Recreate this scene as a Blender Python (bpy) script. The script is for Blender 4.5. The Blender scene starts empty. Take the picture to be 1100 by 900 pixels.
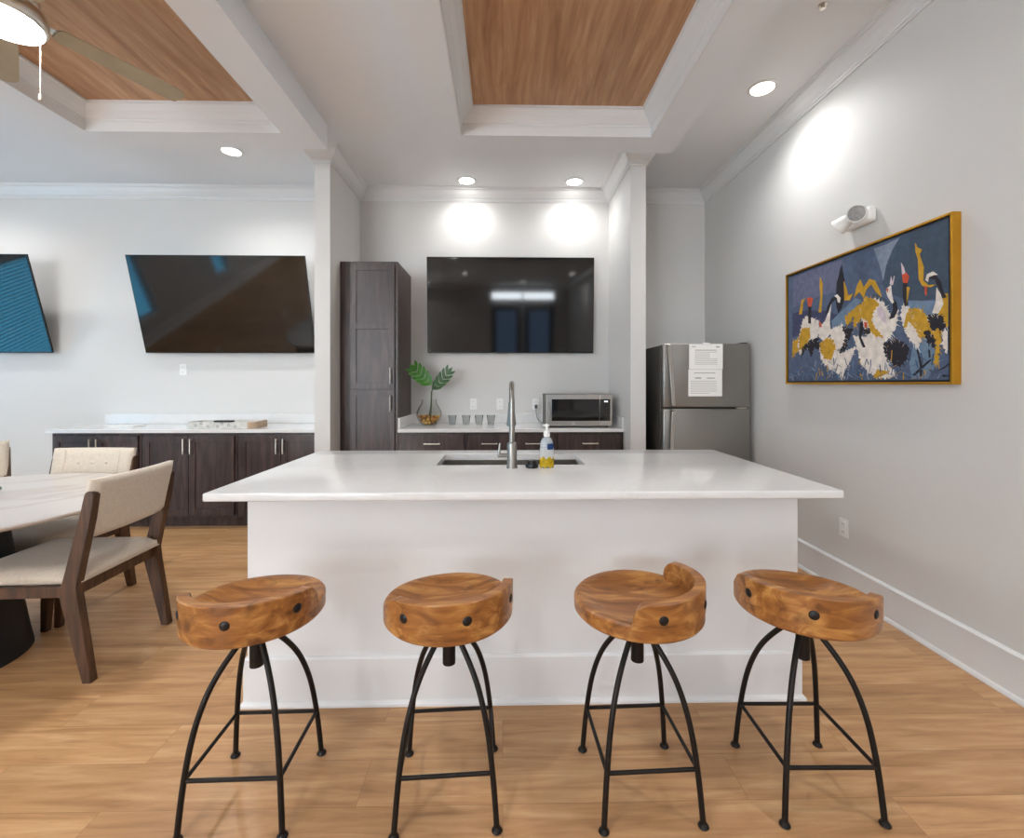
import bpy, bmesh, math, random
from mathutils import Vector, Matrix, Euler
R = math.radians
PI = math.pi
random.seed(7)
SC = bpy.context.scene
COL = SC.collection

# ---------------------------------------------------------------- camera
cam_d = bpy.data.cameras.new('camera')
cam = bpy.data.objects.new('camera', cam_d); COL.objects.link(cam)
cam.location = (0, 0, 1.33)
cam.rotation_euler = (R(90), 0, R(-1.17))
cam_d.sensor_fit = 'HORIZONTAL'; cam_d.sensor_width = 36
cam_d.lens = 36 * 489 / 1100
cam_d.shift_y = (412 - 450) / 1100
cam_d.clip_start = 0.05
SC.camera = cam
# ---------------------------------------------------------------- colour and exposure
vs = SC.view_settings
vs.view_transform = 'Standard'; vs.look = 'None'; vs.gamma = 1; vs.use_curve_mapping = False
vs.exposure = 1.75
# ---------------------------------------------------------------- world: daylight outside
w = bpy.data.worlds.new('sky'); SC.world = w; w.use_nodes = True
bg = w.node_tree.nodes['Background']
bg.inputs[0].default_value = (0.96, 0.98, 1.0, 1); bg.inputs[1].default_value = 6.4
WARM = (0.975, 0.98, 0.985)
DOWNLIGHT_W = 24.0
ALCOVE_W = 8.5
FAN_W = 7.0

# ---------------------------------------------------------------- room measures
XL, XR, YB, YF, CZ = -6.6, 2.167, -5.5, 4.84, 3.38
FZ = 3.185                                   # underside of the dropped ceiling frames
SY = 4.0                                     # front faces of the two stub walls
WINS = [('left', 2.35, 4.1, 0.45, 2.05), ('left', 0.72, 1.95, 0.45, 2.05), ('left', -1.95, -1.4, 0.45, 2.05),
        ('left', -4.8, -3.2, 0.45, 2.05)]
FILL_WINS = [(-6.2, -4.5, 0.45, 2.9), (-4.2, -2.6, 0.45, 2.9)]  # unseen windows added to light the room from behind the camera
DOORS = [(-0.38, 0.62), (0.70, 1.70)]
def portal(loc, rot, sx, sy):
    l = bpy.data.lights.new('window_daylight', 'AREA'); l.shape = 'RECTANGLE'; l.size = sx; l.size_y = sy
    l.cycles.is_portal = True
    o = bpy.data.objects.new('window_daylight', l); o.location = loc; o.rotation_euler = rot; COL.objects.link(o)
for _, a, b, c, d in WINS: portal((XL - 0.14, (a + b) / 2, (c + d) / 2), (0, R(-90), 0), d - c, b - a)
for a, b, c, d in FILL_WINS: portal(((a + b) / 2, YB - 0.14, (c + d) / 2), (R(90), 0, 0), b - a, d - c)
portal((0.66, YB - 0.14, 3.06), (R(90), 0, 0), 2.1, 0.28)

# ---------------------------------------------------------------- materials
def lin(c):
    return tuple(((v / 255) / 12.92 if v / 255 <= 0.04045 else ((v / 255 + 0.055) / 1.055) ** 2.4) for v in c)
MATS = {}
def mat(name, rgb, rough=0.5, metal=0.0, bump=0.0, bscale=200.0, var=0.0, vscale=4.0, spec=0.5, trans=0.0, emit=None, es=0.0, stretch=(1, 1, 1), ior=1.45, coat=0.0, sheen=0.0):
    m = bpy.data.materials.new(name); m.use_nodes = True
    nt = m.node_tree; N = nt.nodes; L = nt.links; b = N['Principled BSDF']
    c = lin(rgb)
    b.inputs['Base Color'].default_value = (*c, 1)
    b.inputs['Roughness'].default_value = rough; b.inputs['Metallic'].default_value = metal
    b.inputs['Specular IOR Level'].default_value = spec; b.inputs['IOR'].default_value = ior
    b.inputs['Transmission Weight'].default_value = trans
    b.inputs['Coat Weight'].default_value = coat; b.inputs['Sheen Weight'].default_value = sheen
    if emit: b.inputs['Emission Color'].default_value = (*emit, 1); b.inputs['Emission Strength'].default_value = es
    tc = N.new('ShaderNodeTexCoord'); mp = N.new('ShaderNodeMapping'); mp.inputs['Scale'].default_value = stretch
    L.new(tc.outputs['Object'], mp.inputs[0])
    if True:
        n = N.new('ShaderNodeTexNoise'); n.inputs['Scale'].default_value = vscale; n.inputs['Detail'].default_value = 5
        L.new(mp.outputs[0], n.inputs['Vector'])
        r = N.new('ShaderNodeValToRGB')
        v = max(var, 0.004)
        r.color_ramp.elements[0].position = 0.3; r.color_ramp.elements[1].position = 0.7
        r.color_ramp.elements[0].color = (*[x * (1 - v) for x in c], 1)
        r.color_ramp.elements[1].color = (*[min(1, x * (1 + v)) for x in c], 1)
        L.new(n.outputs[0], r.inputs[0]); L.new(r.outputs[0], b.inputs['Base Color'])
    if bump:
        n2 = N.new('ShaderNodeTexNoise'); n2.inputs['Scale'].default_value = bscale; n2.inputs['Detail'].default_value = 3
        L.new(mp.outputs[0], n2.inputs['Vector'])
        bp = N.new('ShaderNodeBump'); bp.inputs['Strength'].default_value = bump; bp.inputs['Distance'].default_value = 0.002
        L.new(n2.outputs[0], bp.inputs['Height']); L.new(bp.outputs[0], b.inputs['Normal'])
    MATS[name] = m
    return m
def ramp(N, pts):
    r = N.new('ShaderNodeValToRGB'); e = r.color_ramp.elements
    while len(e) < len(pts): e.new(0.5)
    for i, (p, c) in enumerate(pts): e[i].position = p; e[i].color = (*lin(c), 1)
    return r
def planks(name, c0, c1, c2, length, width, along='x', rough=0.35, gap=0.0015, grain=(1.2, 14, 1)):
    m = bpy.data.materials.new(name); m.use_nodes = True
    nt = m.node_tree; N = nt.nodes; L = nt.links; b = N['Principled BSDF']
    tc = N.new('ShaderNodeTexCoord'); mp = N.new('ShaderNodeMapping')
    if along == 'y': mp.inputs['Rotation'].default_value = (0, 0, R(90))
    L.new(tc.outputs['Object'], mp.inputs[0])
    br = N.new('ShaderNodeTexBrick'); br.offset = 0.37; br.inputs['Scale'].default_value = 1
    br.inputs['Brick Width'].default_value = length; br.inputs['Row Height'].default_value = width
    br.inputs['Mortar Size'].default_value = gap; br.inputs['Mortar Smooth'].default_value = 0.3
    br.inputs['Color1'].default_value = (0, 0, 0, 1); br.inputs['Color2'].default_value = (1, 1, 1, 1)
    br.inputs['Mortar'].default_value = (0.4, 0.4, 0.4, 1)
    L.new(mp.outputs[0], br.inputs['Vector'])
    sc = N.new('ShaderNodeVectorMath'); sc.operation = 'MULTIPLY'; sc.inputs[1].default_value = grain
    L.new(mp.outputs[0], sc.inputs[0])
    ad = N.new('ShaderNodeVectorMath'); ad.operation = 'MULTIPLY_ADD'
    ad.inputs[1].default_value = (7, 13, 5)
    L.new(br.outputs['Color'], ad.inputs[0]); L.new(sc.outputs[0], ad.inputs[2])
    n = N.new('ShaderNodeTexNoise'); n.inputs['Scale'].default_value = 1.6; n.inputs['Detail'].default_value = 8
    n.inputs['Roughness'].default_value = 0.62; n.inputs['Distortion'].default_value = 0.6
    L.new(ad.outputs[0], n.inputs['Vector'])
    r = ramp(N, [(0.25, c0), (0.5, c1), (0.75, c2)]); L.new(n.outputs[0], r.inputs[0])
    mx = N.new('ShaderNodeMix'); mx.data_type = 'RGBA'; mx.blend_type = 'MULTIPLY'
    mx.inputs[0].default_value = 1
    tone = ramp(N, [(0, (232, 230, 228)), (1, (255, 255, 255))]); L.new(br.outputs['Color'], tone.inputs[0])
    L.new(r.outputs[0], mx.inputs[6]); L.new(tone.outputs[0], mx.inputs[7])
    gp = N.new('ShaderNodeMix'); gp.data_type = 'RGBA'; gp.inputs[7].default_value = (*[x * 0.55 for x in lin(c0)], 1)
    L.new(br.outputs['Fac'], gp.inputs[0]); L.new(mx.outputs[2], gp.inputs[6])
    L.new(gp.outputs[2], b.inputs['Base Color'])
    b.inputs['Roughness'].default_value = rough
    bp = N.new('ShaderNodeBump'); bp.inputs['Strength'].default_value = 0.15; bp.inputs['Distance'].default_value = 0.001
    L.new(n.outputs[0], bp.inputs['Height']); L.new(bp.outputs[0], b.inputs['Normal'])
    return m
def woodgrain(name, c0, c1, c2, grain=(3, 30, 30), rough=0.4, scale=1.0, dist=1.0, knots=None, spec=0.5):
    m = bpy.data.materials.new(name); m.use_nodes = True
    nt = m.node_tree; N = nt.nodes; L = nt.links; b = N['Principled BSDF']
    tc = N.new('ShaderNodeTexCoord'); oi = N.new('ShaderNodeObjectInfo')
    ad = N.new('ShaderNodeVectorMath'); ad.operation = 'MULTIPLY_ADD'
    cmb = N.new('ShaderNodeCombineXYZ')
    ml = N.new('ShaderNodeMath'); ml.operation = 'MULTIPLY'; ml.inputs[1].default_value = 23
    L.new(oi.outputs['Random'], ml.inputs[0])
    for i in range(3): L.new(ml.outputs[0], cmb.inputs[i])
    ad.inputs[1].default_value = grain
    L.new(tc.outputs['Object'], ad.inputs[0]); L.new(cmb.outputs[0], ad.inputs[2])
    n = N.new('ShaderNodeTexNoise'); n.inputs['Scale'].default_value = scale; n.inputs['Detail'].default_value = 7
    n.inputs['Roughness'].default_value = 0.6; n.inputs['Distortion'].default_value = dist
    L.new(ad.outputs[0], n.inputs['Vector'])
    r = ramp(N, [(0.3, c0), (0.5, c1), (0.68, c2)]); L.new(n.outputs[0], r.inputs[0])
    out = r.outputs[0]
    if knots:
        n2 = N.new('ShaderNodeTexNoise'); n2.inputs['Scale'].default_value = 14; n2.inputs['Detail'].default_value = 4
        a2 = N.new('ShaderNodeVectorMath'); a2.operation = 'ADD'
        L.new(tc.outputs['Object'], a2.inputs[0]); L.new(cmb.outputs[0], a2.inputs[1]); L.new(a2.outputs[0], n2.inputs['Vector'])
        k = ramp(N, [(0.60, (0, 0, 0)), (0.74, (225, 225, 225))]); L.new(n2.outputs[0], k.inputs[0])
        mx = N.new('ShaderNodeMix'); mx.data_type = 'RGBA'; mx.inputs[7].default_value = (*lin(knots), 1)
        L.new(k.outputs[0], mx.inputs[0]); L.new(out, mx.inputs[6]); out = mx.outputs[2]
    L.new(out, b.inputs['Base Color']); b.inputs['Roughness'].default_value = rough
    b.inputs['Specular IOR Level'].default_value = spec
    bp = N.new('ShaderNodeBump'); bp.inputs['Strength'].default_value = 0.2; bp.inputs['Distance'].default_value = 0.001
    L.new(n.outputs[0], bp.inputs['Height']); L.new(bp.outputs[0], b.inputs['Normal'])
    return m
def glassmat(name, tint=(1, 1, 1), rough=0.02, k=1.0):
    m = bpy.data.materials.new(name); m.use_nodes = True
    nt = m.node_tree; N = nt.nodes; L = nt.links
    for x in list(N): N.remove(x)
    o = N.new('ShaderNodeOutputMaterial'); mx = N.new('ShaderNodeMixShader'); t = N.new('ShaderNodeBsdfTransparent')
    g = N.new('ShaderNodeBsdfGlossy'); g.inputs['Roughness'].default_value = rough
    lw = N.new('ShaderNodeLayerWeight'); lw.inputs['Blend'].default_value = 0.12
    ml = N.new('ShaderNodeMath'); ml.operation = 'MULTIPLY'; ml.inputs[1].default_value = 0.8 * k; ml.use_clamp = True
    t.inputs[0].default_value = (*tint, 1)
    L.new(lw.outputs[0], ml.inputs[0]); L.new(ml.outputs[0], mx.inputs[0]); L.new(t.outputs[0], mx.inputs[1]); L.new(g.outputs[0], mx.inputs[2])
    L.new(mx.outputs[0], o.inputs[0])
    return m
def marble(name, base, vein, rough=0.15, scale=1.3):
    m = bpy.data.materials.new(name); m.use_nodes = True
    nt = m.node_tree; N = nt.nodes; L = nt.links; b = N['Principled BSDF']
    tc = N.new('ShaderNodeTexCoord')
    n = N.new('ShaderNodeTexNoise'); n.inputs['Scale'].default_value = scale; n.inputs['Detail'].default_value = 8; n.inputs['Distortion'].default_value = 1.6
    L.new(tc.outputs['Object'], n.inputs['Vector'])
    r = ramp(N, [(0.0, base), (0.47, base), (0.5, vein), (0.53, base), (1.0, base)])
    L.new(n.outputs[0], r.inputs[0]); L.new(r.outputs[0], b.inputs['Base Color']); b.inputs['Roughness'].default_value = rough
    return m

M_WALL = mat('wall_paint', (213, 211, 208), 0.55, bump=0.05, bscale=260, spec=0.3)
M_CEIL = mat('ceiling_paint', (233, 234, 236), 0.7, bump=0.03, bscale=200, spec=0.2)
M_TRIM = mat('trim_paint', (225, 225, 225), 0.3)
M_FLOOR = planks('floor_planks', (158, 114, 74), (198, 152, 105), (222, 182, 136), 1.25, 0.18, 'x', 0.36, gap=0.0006, grain=(1.3, 15, 1))
M_CWOOD = planks('ceiling_planks', (162, 114, 76), (196, 150, 110), (220, 180, 140), 4.3, 0.2, 'y', 0.45, gap=0.0006, grain=(1.0, 10, 1))
M_STOOL = woodgrain('mango_wood', (104, 62, 28), (152, 97, 46), (194, 142, 78), (5, 24, 24), 0.34, 1.0, 0.8, knots=(84, 46, 22))
M_IRON = mat('black_iron', (38, 34, 32), 0.45, 0.6, var=0.15, vscale=30)
M_NAIL = mat('dark_nailhead', (52, 50, 50), 0.4, 0.8, bump=0.3, bscale=80)
M_QUARTZ = marble('white_quartz', (222, 221, 220), (219, 218, 216), 0.12, 1.6)
M_TMARBLE = marble('table_marble', (198, 190, 184), (186, 176, 168), 0.2, 0.7)
M_CAB = woodgrain('espresso_wood', (40, 31, 30), (62, 48, 46), (84, 66, 62), (22, 22, 2.5), 0.38, 1.0, 0.6)
M_CABD = mat('cabinet_shadow_gap', (24, 20, 20), 0.6)
M_STEEL = mat('brushed_steel', (186, 182, 176), 0.28, 1.0, var=0.06, vscale=30, stretch=(1, 1, 12))
M_FRIDGE = mat('fridge_steel', (150, 147, 142), 0.33, 0.9, var=0.04, vscale=20, stretch=(1, 1, 14))
M_FSIDE = mat('fridge_side_grey', (72, 68, 64), 0.45)
M_TAP = mat('faucet_steel', (150, 146, 140), 0.3, 1.0)
M_NICKEL = mat('satin_nickel', (214, 206, 194), 0.3, 1.0)
M_SCREEN = mat('tv_screen', (5, 5, 6), 0.06, spec=0.78)
M_BLACK = mat('black_plastic', (16, 16, 17), 0.4)
M_TBLACK = mat('table_base_black', (24, 26, 28), 0.55, var=0.2, vscale=12)
M_FABRIC = mat('oatmeal_linen', (205, 192, 175), 0.9, bump=0.5, bscale=420, var=0.07, vscale=70, sheen=0.3)
M_WALNUT = woodgrain('walnut_frame', (48, 30, 18), (74, 48, 30), (98, 66, 42), (30, 30, 3), 0.42, 1.0, 0.6)
M_WHITE = mat('white_plastic', (236, 235, 232), 0.35)
M_PAPER = mat('paper', (240, 238, 234), 0.8)
M_PRINT = mat('grey_print', (165, 163, 160), 0.8)
M_GOLD = mat('gold_frame', (206, 152, 48), 0.32, 0.85, var=0.08, vscale=10)
M_BLADE = mat('fan_blade_taupe', (172, 156, 128), 0.45, var=0.06, vscale=8)
M_LENS = mat('lamp_lens', (255, 255, 255), 0.4, emit=(1, 0.97, 0.93), es=9)
M_GLASS = glassmat('clear_glass', (0.985, 0.99, 0.988), k=0.7)
M_TUMBLER = glassmat('tumbler_glass', (0.88, 0.895, 0.895), k=1.2)
M_PANE = glassmat('window_pane', (0.92, 0.95, 0.97))
M_PANEB = glassmat('blue_tinted_pane', (0.18, 0.41, 0.52))
M_LEAF = mat('leaf_green', (58, 120, 30), 0.42, var=0.35, vscale=14)
M_LEAFD = mat('dark_leaf_green', (44, 86, 38), 0.42, var=0.3, vscale=14)
M_STEM = mat('stem_green', (70, 84, 48), 0.5)
M_PEBBLE = mat('amber_pebbles', (176, 124, 52), 0.4, var=0.5, vscale=40)
M_DOOR = mat('door_grey', (96, 98, 102), 0.5)
M_BLIND = mat('blind_slat', (225, 230, 235), 0.6)
M_TRAYW = mat('whitewashed_tray', (206, 204, 198), 0.6, var=0.12, vscale=25)
M_TRAYB = mat('tray_end_wood', (184, 158, 132), 0.6, var=0.15, vscale=25)

# ---------------------------------------------------------------- helpers
def box(bm, x0, x1, y0, y1, z0, z1, bev=0.0, mi=0):
    vs_ = [bm.verts.new(p) for p in ((x0, y0, z0), (x1, y0, z0), (x1, y1, z0), (x0, y1, z0), (x0, y0, z1), (x1, y0, z1), (x1, y1, z1), (x0, y1, z1))]
    fs = [bm.faces.new([vs_[i] for i in q]) for q in ((3, 2, 1, 0), (4, 5, 6, 7), (0, 1, 5, 4), (1, 2, 6, 5), (2, 3, 7, 6), (3, 0, 4, 7))]
    for f in fs: f.material_index = mi
    if bev:
        es = list({e for f in fs for e in f.edges})
        bmesh.ops.bevel(bm, geom=es, offset=bev, segments=3 if bev > 0.008 else 2, affect='EDGES', profile=0.5, material=-1)
    return fs
def prism(bm, pts, axis, a, b, mi=0):
    """pts: 2D outline, extruded along axis from a to b (x: pts=(y,z); y: pts=(x,z); z: pts=(x,y))"""
    def P(u, v, t):
        return {'x': (t, u, v), 'y': (u, t, v), 'z': (u, v, t)}[axis]
    A = [bm.verts.new(P(u, v, a)) for u, v in pts]; B = [bm.verts.new(P(u, v, b)) for u, v in pts]
    fs = [bm.faces.new(A), bm.faces.new(B[::-1])]
    n = len(pts)
    for i in range(n): fs.append(bm.faces.new((A[i], B[i], B[(i + 1) % n], A[(i + 1) % n])))
    for f in fs: f.material_index = mi
    bmesh.ops.recalc_face_normals(bm, faces=fs)
    return fs
def lathe(bm, prof, seg=32, c=(0, 0, 0), mi=0, closed=False):
    rings = []
    for r, z in prof:
        if r < 1e-6: rings.append([bm.verts.new((c[0], c[1], c[2] + z))])
        else: rings.append([bm.verts.new((c[0] + r * math.cos(2 * PI * i / seg), c[1] + r * math.sin(2 * PI * i / seg), c[2] + z)) for i in range(seg)])
    fs = []
    for A, B in zip(rings, rings[1:]):
        for i in range(seg):
            j = (i + 1) % seg
            q = ([A[0]] if len(A) == 1 else [A[i], A[j]]) + ([B[0]] if len(B) == 1 else [B[j], B[i]])
            if len(q) > 2: fs.append(bm.faces.new(q))
    if not closed:
        for ring in (rings[0], rings[-1]):
            if len(ring) > 1: fs.append(bm.faces.new(ring))
    for f in fs: f.material_index = mi
    bmesh.ops.recalc_face_normals(bm, faces=fs)
def tube(bm, pts, rad, seg=12, mi=0, caps=True):
    pts = [Vector(p) for p in pts]; n = len(pts)
    rr = rad if isinstance(rad, (list, tuple)) else [rad] * n
    up = None; rings = []
    for i, p in enumerate(pts):
        t = (pts[min(i + 1, n - 1)] - pts[max(i - 1, 0)]).normalized()
        if up is None:
            up = t.orthogonal().normalized()
        else:
            up = (up - t * up.dot(t)).normalized()
        s = t.cross(up)
        rings.append([bm.verts.new(p + (up * math.cos(2 * PI * k / seg) + s * math.sin(2 * PI * k / seg)) * rr[i]) for k in range(seg)])
    fs = []
    for A, B in zip(rings, rings[1:]):
        for k in range(seg): fs.append(bm.faces.new((A[k], A[(k + 1) % seg], B[(k + 1) % seg], B[k])))
    if caps: fs += [bm.faces.new(rings[0]), bm.faces.new(rings[-1])]
    for f in fs: f.material_index = mi
    bmesh.ops.recalc_face_normals(bm, faces=fs)
def spline(pts, n=8):
    P = [Vector(p) for p in pts]; out = []
    for i in range(len(P) - 1):
        a, b, c, d = P[max(i - 1, 0)], P[i], P[i + 1], P[min(i + 2, len(P) - 1)]
        for k in range(n):
            t = k / n
            out.append(0.5 * ((2 * b) + (c - a) * t + (2 * a - 5 * b + 4 * c - d) * t * t + (3 * b - a - 3 * c + d) * t ** 3))
    return out + [P[-1]]
def sweep(bm, path, prof, closed=False, mi=0):
    """sweep profile [(offset to the left of the path, z)] along a 2D path with mitred corners"""
    n = len(path); P = [Vector(p) for p in path]; rings = []
    for i in range(n):
        d0 = (P[i] - P[i - 1]).normalized() if (i > 0 or closed) else None
        d1 = (P[(i + 1) % n] - P[i]).normalized() if (i < n - 1 or closed) else None
        if d0 is None: d0 = d1
        if d1 is None: d1 = d0
        n0 = Vector((-d0.y, d0.x)); n1 = Vector((-d1.y, d1.x))
        m = (n0 + n1); m = m / (m.length_squared / 2) if m.length_squared > 1e-6 else n0
        rings.append([bm.verts.new((P[i].x + m.x * o, P[i].y + m.y * o, z)) for o, z in prof])
    fs = []; k = len(prof)
    for i in range(n if closed else n - 1):
        A, B = rings[i], rings[(i + 1) % n]
        for j in range(k): fs.append(bm.faces.new((A[j], A[(j + 1) % k], B[(j + 1) % k], B[j])))
    if not closed: fs += [bm.faces.new(rings[0]), bm.faces.new(rings[-1])]
    for f in fs: f.material_index = mi
    bmesh.ops.recalc_face_normals(bm, faces=fs)
def obj(name, bm, mats, parent=None, smooth=False, angle=35, loc=None):
    me = bpy.data.meshes.new(name)
    bm.to_mesh(me); bm.free()
    for m in (mats if isinstance(mats, (list, tuple)) else [mats]): me.materials.append(m)
    if smooth:
        for p in me.polygons: p.use_smooth = True
        try: me.set_sharp_from_angle(angle=R(angle))
        except Exception: pass
    o = bpy.data.objects.new(name, me); COL.objects.link(o)
    if parent: o.parent = parent
    if loc: o.location = loc
    return o
def NB(): return bmesh.new()
def thing(name, label, cat, loc=(0, 0, 0), rz=0.0, group=None):
    o = bpy.data.objects.new(name, None); COL.objects.link(o); o.empty_display_size = 0.1
    o.location = loc; o.rotation_euler = (0, 0, rz); o['label'] = label; o['category'] = cat
    if group: o['group'] = group
    return o
def tag(o, label, cat, group=None):
    o['label'] = label; o['category'] = cat
    if group: o['group'] = group
    return o
def struct(name, bm, m, smooth=False):
    o = obj(name, bm, m, smooth=smooth); o['kind'] = 'structure'; return o
def dup(root, loc, rz, label, group=None):
    r = root.copy(); COL.objects.link(r); r.location = loc; r.rotation_euler = (0, 0, rz); r['label'] = label
    if group: r['group'] = group
    for ch in list(root.children):
        c = ch.copy(); COL.objects.link(c); c.parent = r
        for g in ch.children:
            d = g.copy(); COL.objects.link(d); d.parent = c
    return r
def rrect(x0, x1, y0, y1, r, n=5):
    pts = []
    for cx, cy, a in ((x1 - r, y1 - r, 0), (x0 + r, y1 - r, 90), (x0 + r, y0 + r, 180), (x1 - r, y0 + r, 270)):
        for k in range(n + 1):
            t = R(a + 90 * k / n); pts.append((cx + r * math.cos(t), cy + r * math.sin(t)))
    return pts
def plate(bm, hole, outer, z0, z1, bev=0.0):
    """slab with a rectangular hole; outer/hole = (x0,x1,y0,y1)"""
    ox0, ox1, oy0, oy1 = outer; hx0, hx1, hy0, hy1 = hole
    xs = [ox0, hx0, hx1, ox1]; ys = [oy0, hy0, hy1, oy1]
    V = {}
    for k, z in enumerate((z0, z1)):
        for i, x in enumerate(xs):
            for j, y in enumerate(ys): V[i, j, k] = bm.verts.new((x, y, z))
    for i in range(3):
        for j in range(3):
            if (i, j) == (1, 1): continue
            bm.faces.new([V[i, j, 1], V[i + 1, j, 1], V[i + 1, j + 1, 1], V[i, j + 1, 1]])
            bm.faces.new([V[i, j, 0], V[i, j + 1, 0], V[i + 1, j + 1, 0], V[i + 1, j, 0]])
    for t in range(3):
        for a, b, fl in (((t, 0), (t + 1, 0), 0), ((3, t), (3, t + 1), 0), ((t + 1, 3), (t, 3), 0), ((0, t + 1), (0, t), 0)):
            bm.faces.new([V[a[0], a[1], 0], V[b[0], b[1], 0], V[b[0], b[1], 1], V[a[0], a[1], 1]])
    for a, b in (((1, 1), (1, 2)), ((1, 2), (2, 2)), ((2, 2), (2, 1)), ((2, 1), (1, 1))):
        bm.faces.new([V[a[0], a[1], 0], V[b[0], b[1], 0], V[b[0], b[1], 1], V[a[0], a[1], 1]])
    bmesh.ops.recalc_face_normals(bm, faces=bm.faces[:])
# ================================================================ SETTING
bm = NB(); box(bm, XL - 0.1, XR + 0.1, YB - 0.1, YF + 0.1, -0.08, 0); struct('floor', bm, M_FLOOR)
bm = NB(); box(bm, XL - 0.1, XR + 0.1, YB - 0.1, YF + 0.1, CZ, CZ + 0.1); struct('ceiling', bm, M_CEIL)
bm = NB(); box(bm, XL - 0.1, XR + 0.1, YF, YF + 0.1, 0, CZ); struct('wall_back', bm, M_WALL)
bm = NB(); box(bm, XR, XR + 0.1, YB, YF, 0, CZ); struct('wall_right', bm, M_WALL)
def holed_wall(name, axis, c0, c1, a0, a1, holes):
    """wall plate with openings; holes sorted (a,b,z0,z1)"""
    bm = NB(); cur = a0
    def B(a, b, z0, z1):
        if b - a < 1e-4 or z1 - z0 < 1e-4: return
        if axis == 'x': box(bm, c0, c1, a, b, z0, z1)
        else: box(bm, a, b, c0, c1, z0, z1)
    for a, b, z0, z1 in holes:
        B(cur, a, 0, CZ); B(a, b, 0, z0); B(a, b, z1, CZ); cur = b
    B(cur, a1, 0, CZ)
    struct(name, bm, M_WALL)
holed_wall('wall_left', 'x', XL - 0.1, XL, YB, YF, sorted((a, b, c, d) for _, a, b, c, d in WINS))
# the wall behind the camera: two windows added for light, a pair of doors with a transom over them
bm = NB(); cur = XL
def BB(a, b, z0, z1): box(bm, a, b, YB - 0.1, YB, z0, z1)
for a, b, z0, z1 in FILL_WINS:
    BB(cur, a, 0, CZ); BB(a, b, 0, z0); BB(a, b, z1, CZ); cur = b
BB(cur, -0.38, 0, CZ); BB(-0.38, 1.70, 3.20, CZ); BB(-0.38, 1.70, 2.75, 2.92); BB(0.62, 0.70, 0, 2.75); BB(1.70, XR, 0, CZ)
struct('wall_front', bm, M_WALL)
bm = NB(); box(bm, -1.64, -1.505, SY, YF, 0, CZ); struct('wall_alcove_left', bm, M_WALL)
bm = NB(); box(bm, 1.13, 1.265, SY, YF, 0, CZ); struct('wall_alcove_right', bm, M_WALL)

# crown moulding all around the room and its stub walls
CR = [(0, 0), (0.0, -0.125), (0.010, -0.125), (0.012, -0.112), (0.020, -0.110), (0.022, -0.098), (0.036, -0.088), (0.058, -0.062), (0.072, -0.036), (0.080, -0.026), (0.090, -0.024), (0.092, -0.012), (0.098, -0.010), (0.098, 0)]
room = [(XL, YB), (XR, YB), (XR, YF), (1.265, YF), (1.265, SY), (1.13, SY), (1.13, YF), (-1.505, YF), (-1.505, SY), (-1.64, SY), (-1.64, YF), (XL, YF)]
bm = NB(); sweep(bm, room, [(o, CZ + z) for o, z in CR], closed=True); struct('trim_1', bm, M_TRIM)
BS = [(0, 0), (0.028, 0), (0.028, 0.008), (0.022, 0.018), (0.014, 0.022), (0.014, 0.180), (0.020, 0.183), (0.020, 0.190), (0.010, 0.198), (0, 0.200)]
for nm, path in (('baseboard_right', [(1.76, YB), (XR, YB), (XR, YF), (1.265, YF), (1.265, SY), (1.13, SY), (1.13, SY + 0.19)]),
                 ('baseboard_alcove', [(-1.505, SY + 0.19), (-1.505, SY), (-1.64, SY), (-1.64, SY + 0.19)]),
                 ('baseboard_left', [(-4.15, YF), (XL, YF), (XL, YB), (-0.44, YB)])):
    bm = NB(); sweep(bm, path, BS); struct(nm, bm, M_TRIM)
# dropped frames with wooden panels
def tray(n, ox0, ox1, ix0, ix1):
    oy0, oy1, iy0, iy1 = 0.90, 3.635, 1.13, 3.415
    bm = NB(); plate(bm, (ix0, ix1, iy0, iy1), (ox0, ox1, oy0, oy1), FZ, CZ - 0.001)
    struct('trim_%d' % n, bm, M_CEIL)
    pr = [(0, 0.0), (0.008, 0.0), (0.008, 0.070), (0.014, 0.075), (0.014, 0.086), (0.024, 0.092), (0.030, 0.100), (0.060, 0.125), (0.080, 0.152), (0.086, 0.160), (0.098, 0.162), (0.098, 0.178), (0, 0.178)]
    bm = NB(); sweep(bm, [(ix0, iy0), (ix1, iy0), (ix1, iy1), (ix0, iy1)], [(o, FZ + z) for o, z in pr], closed=True)
    struct('trim_%d' % (n + 1), bm, M_TRIM)
    bm = NB(); box(bm, ix0 + 0.001, ix1 - 0.001, iy0 + 0.001, iy1 - 0.001, 3.364, 3.379); struct('trim_%d' % (n + 2), bm, M_CWOOD)
tray(2, -3.305, -1.391, -3.075, -1.631)
tray(5, -0.543, 1.362, -0.314, 1.124)

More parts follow.
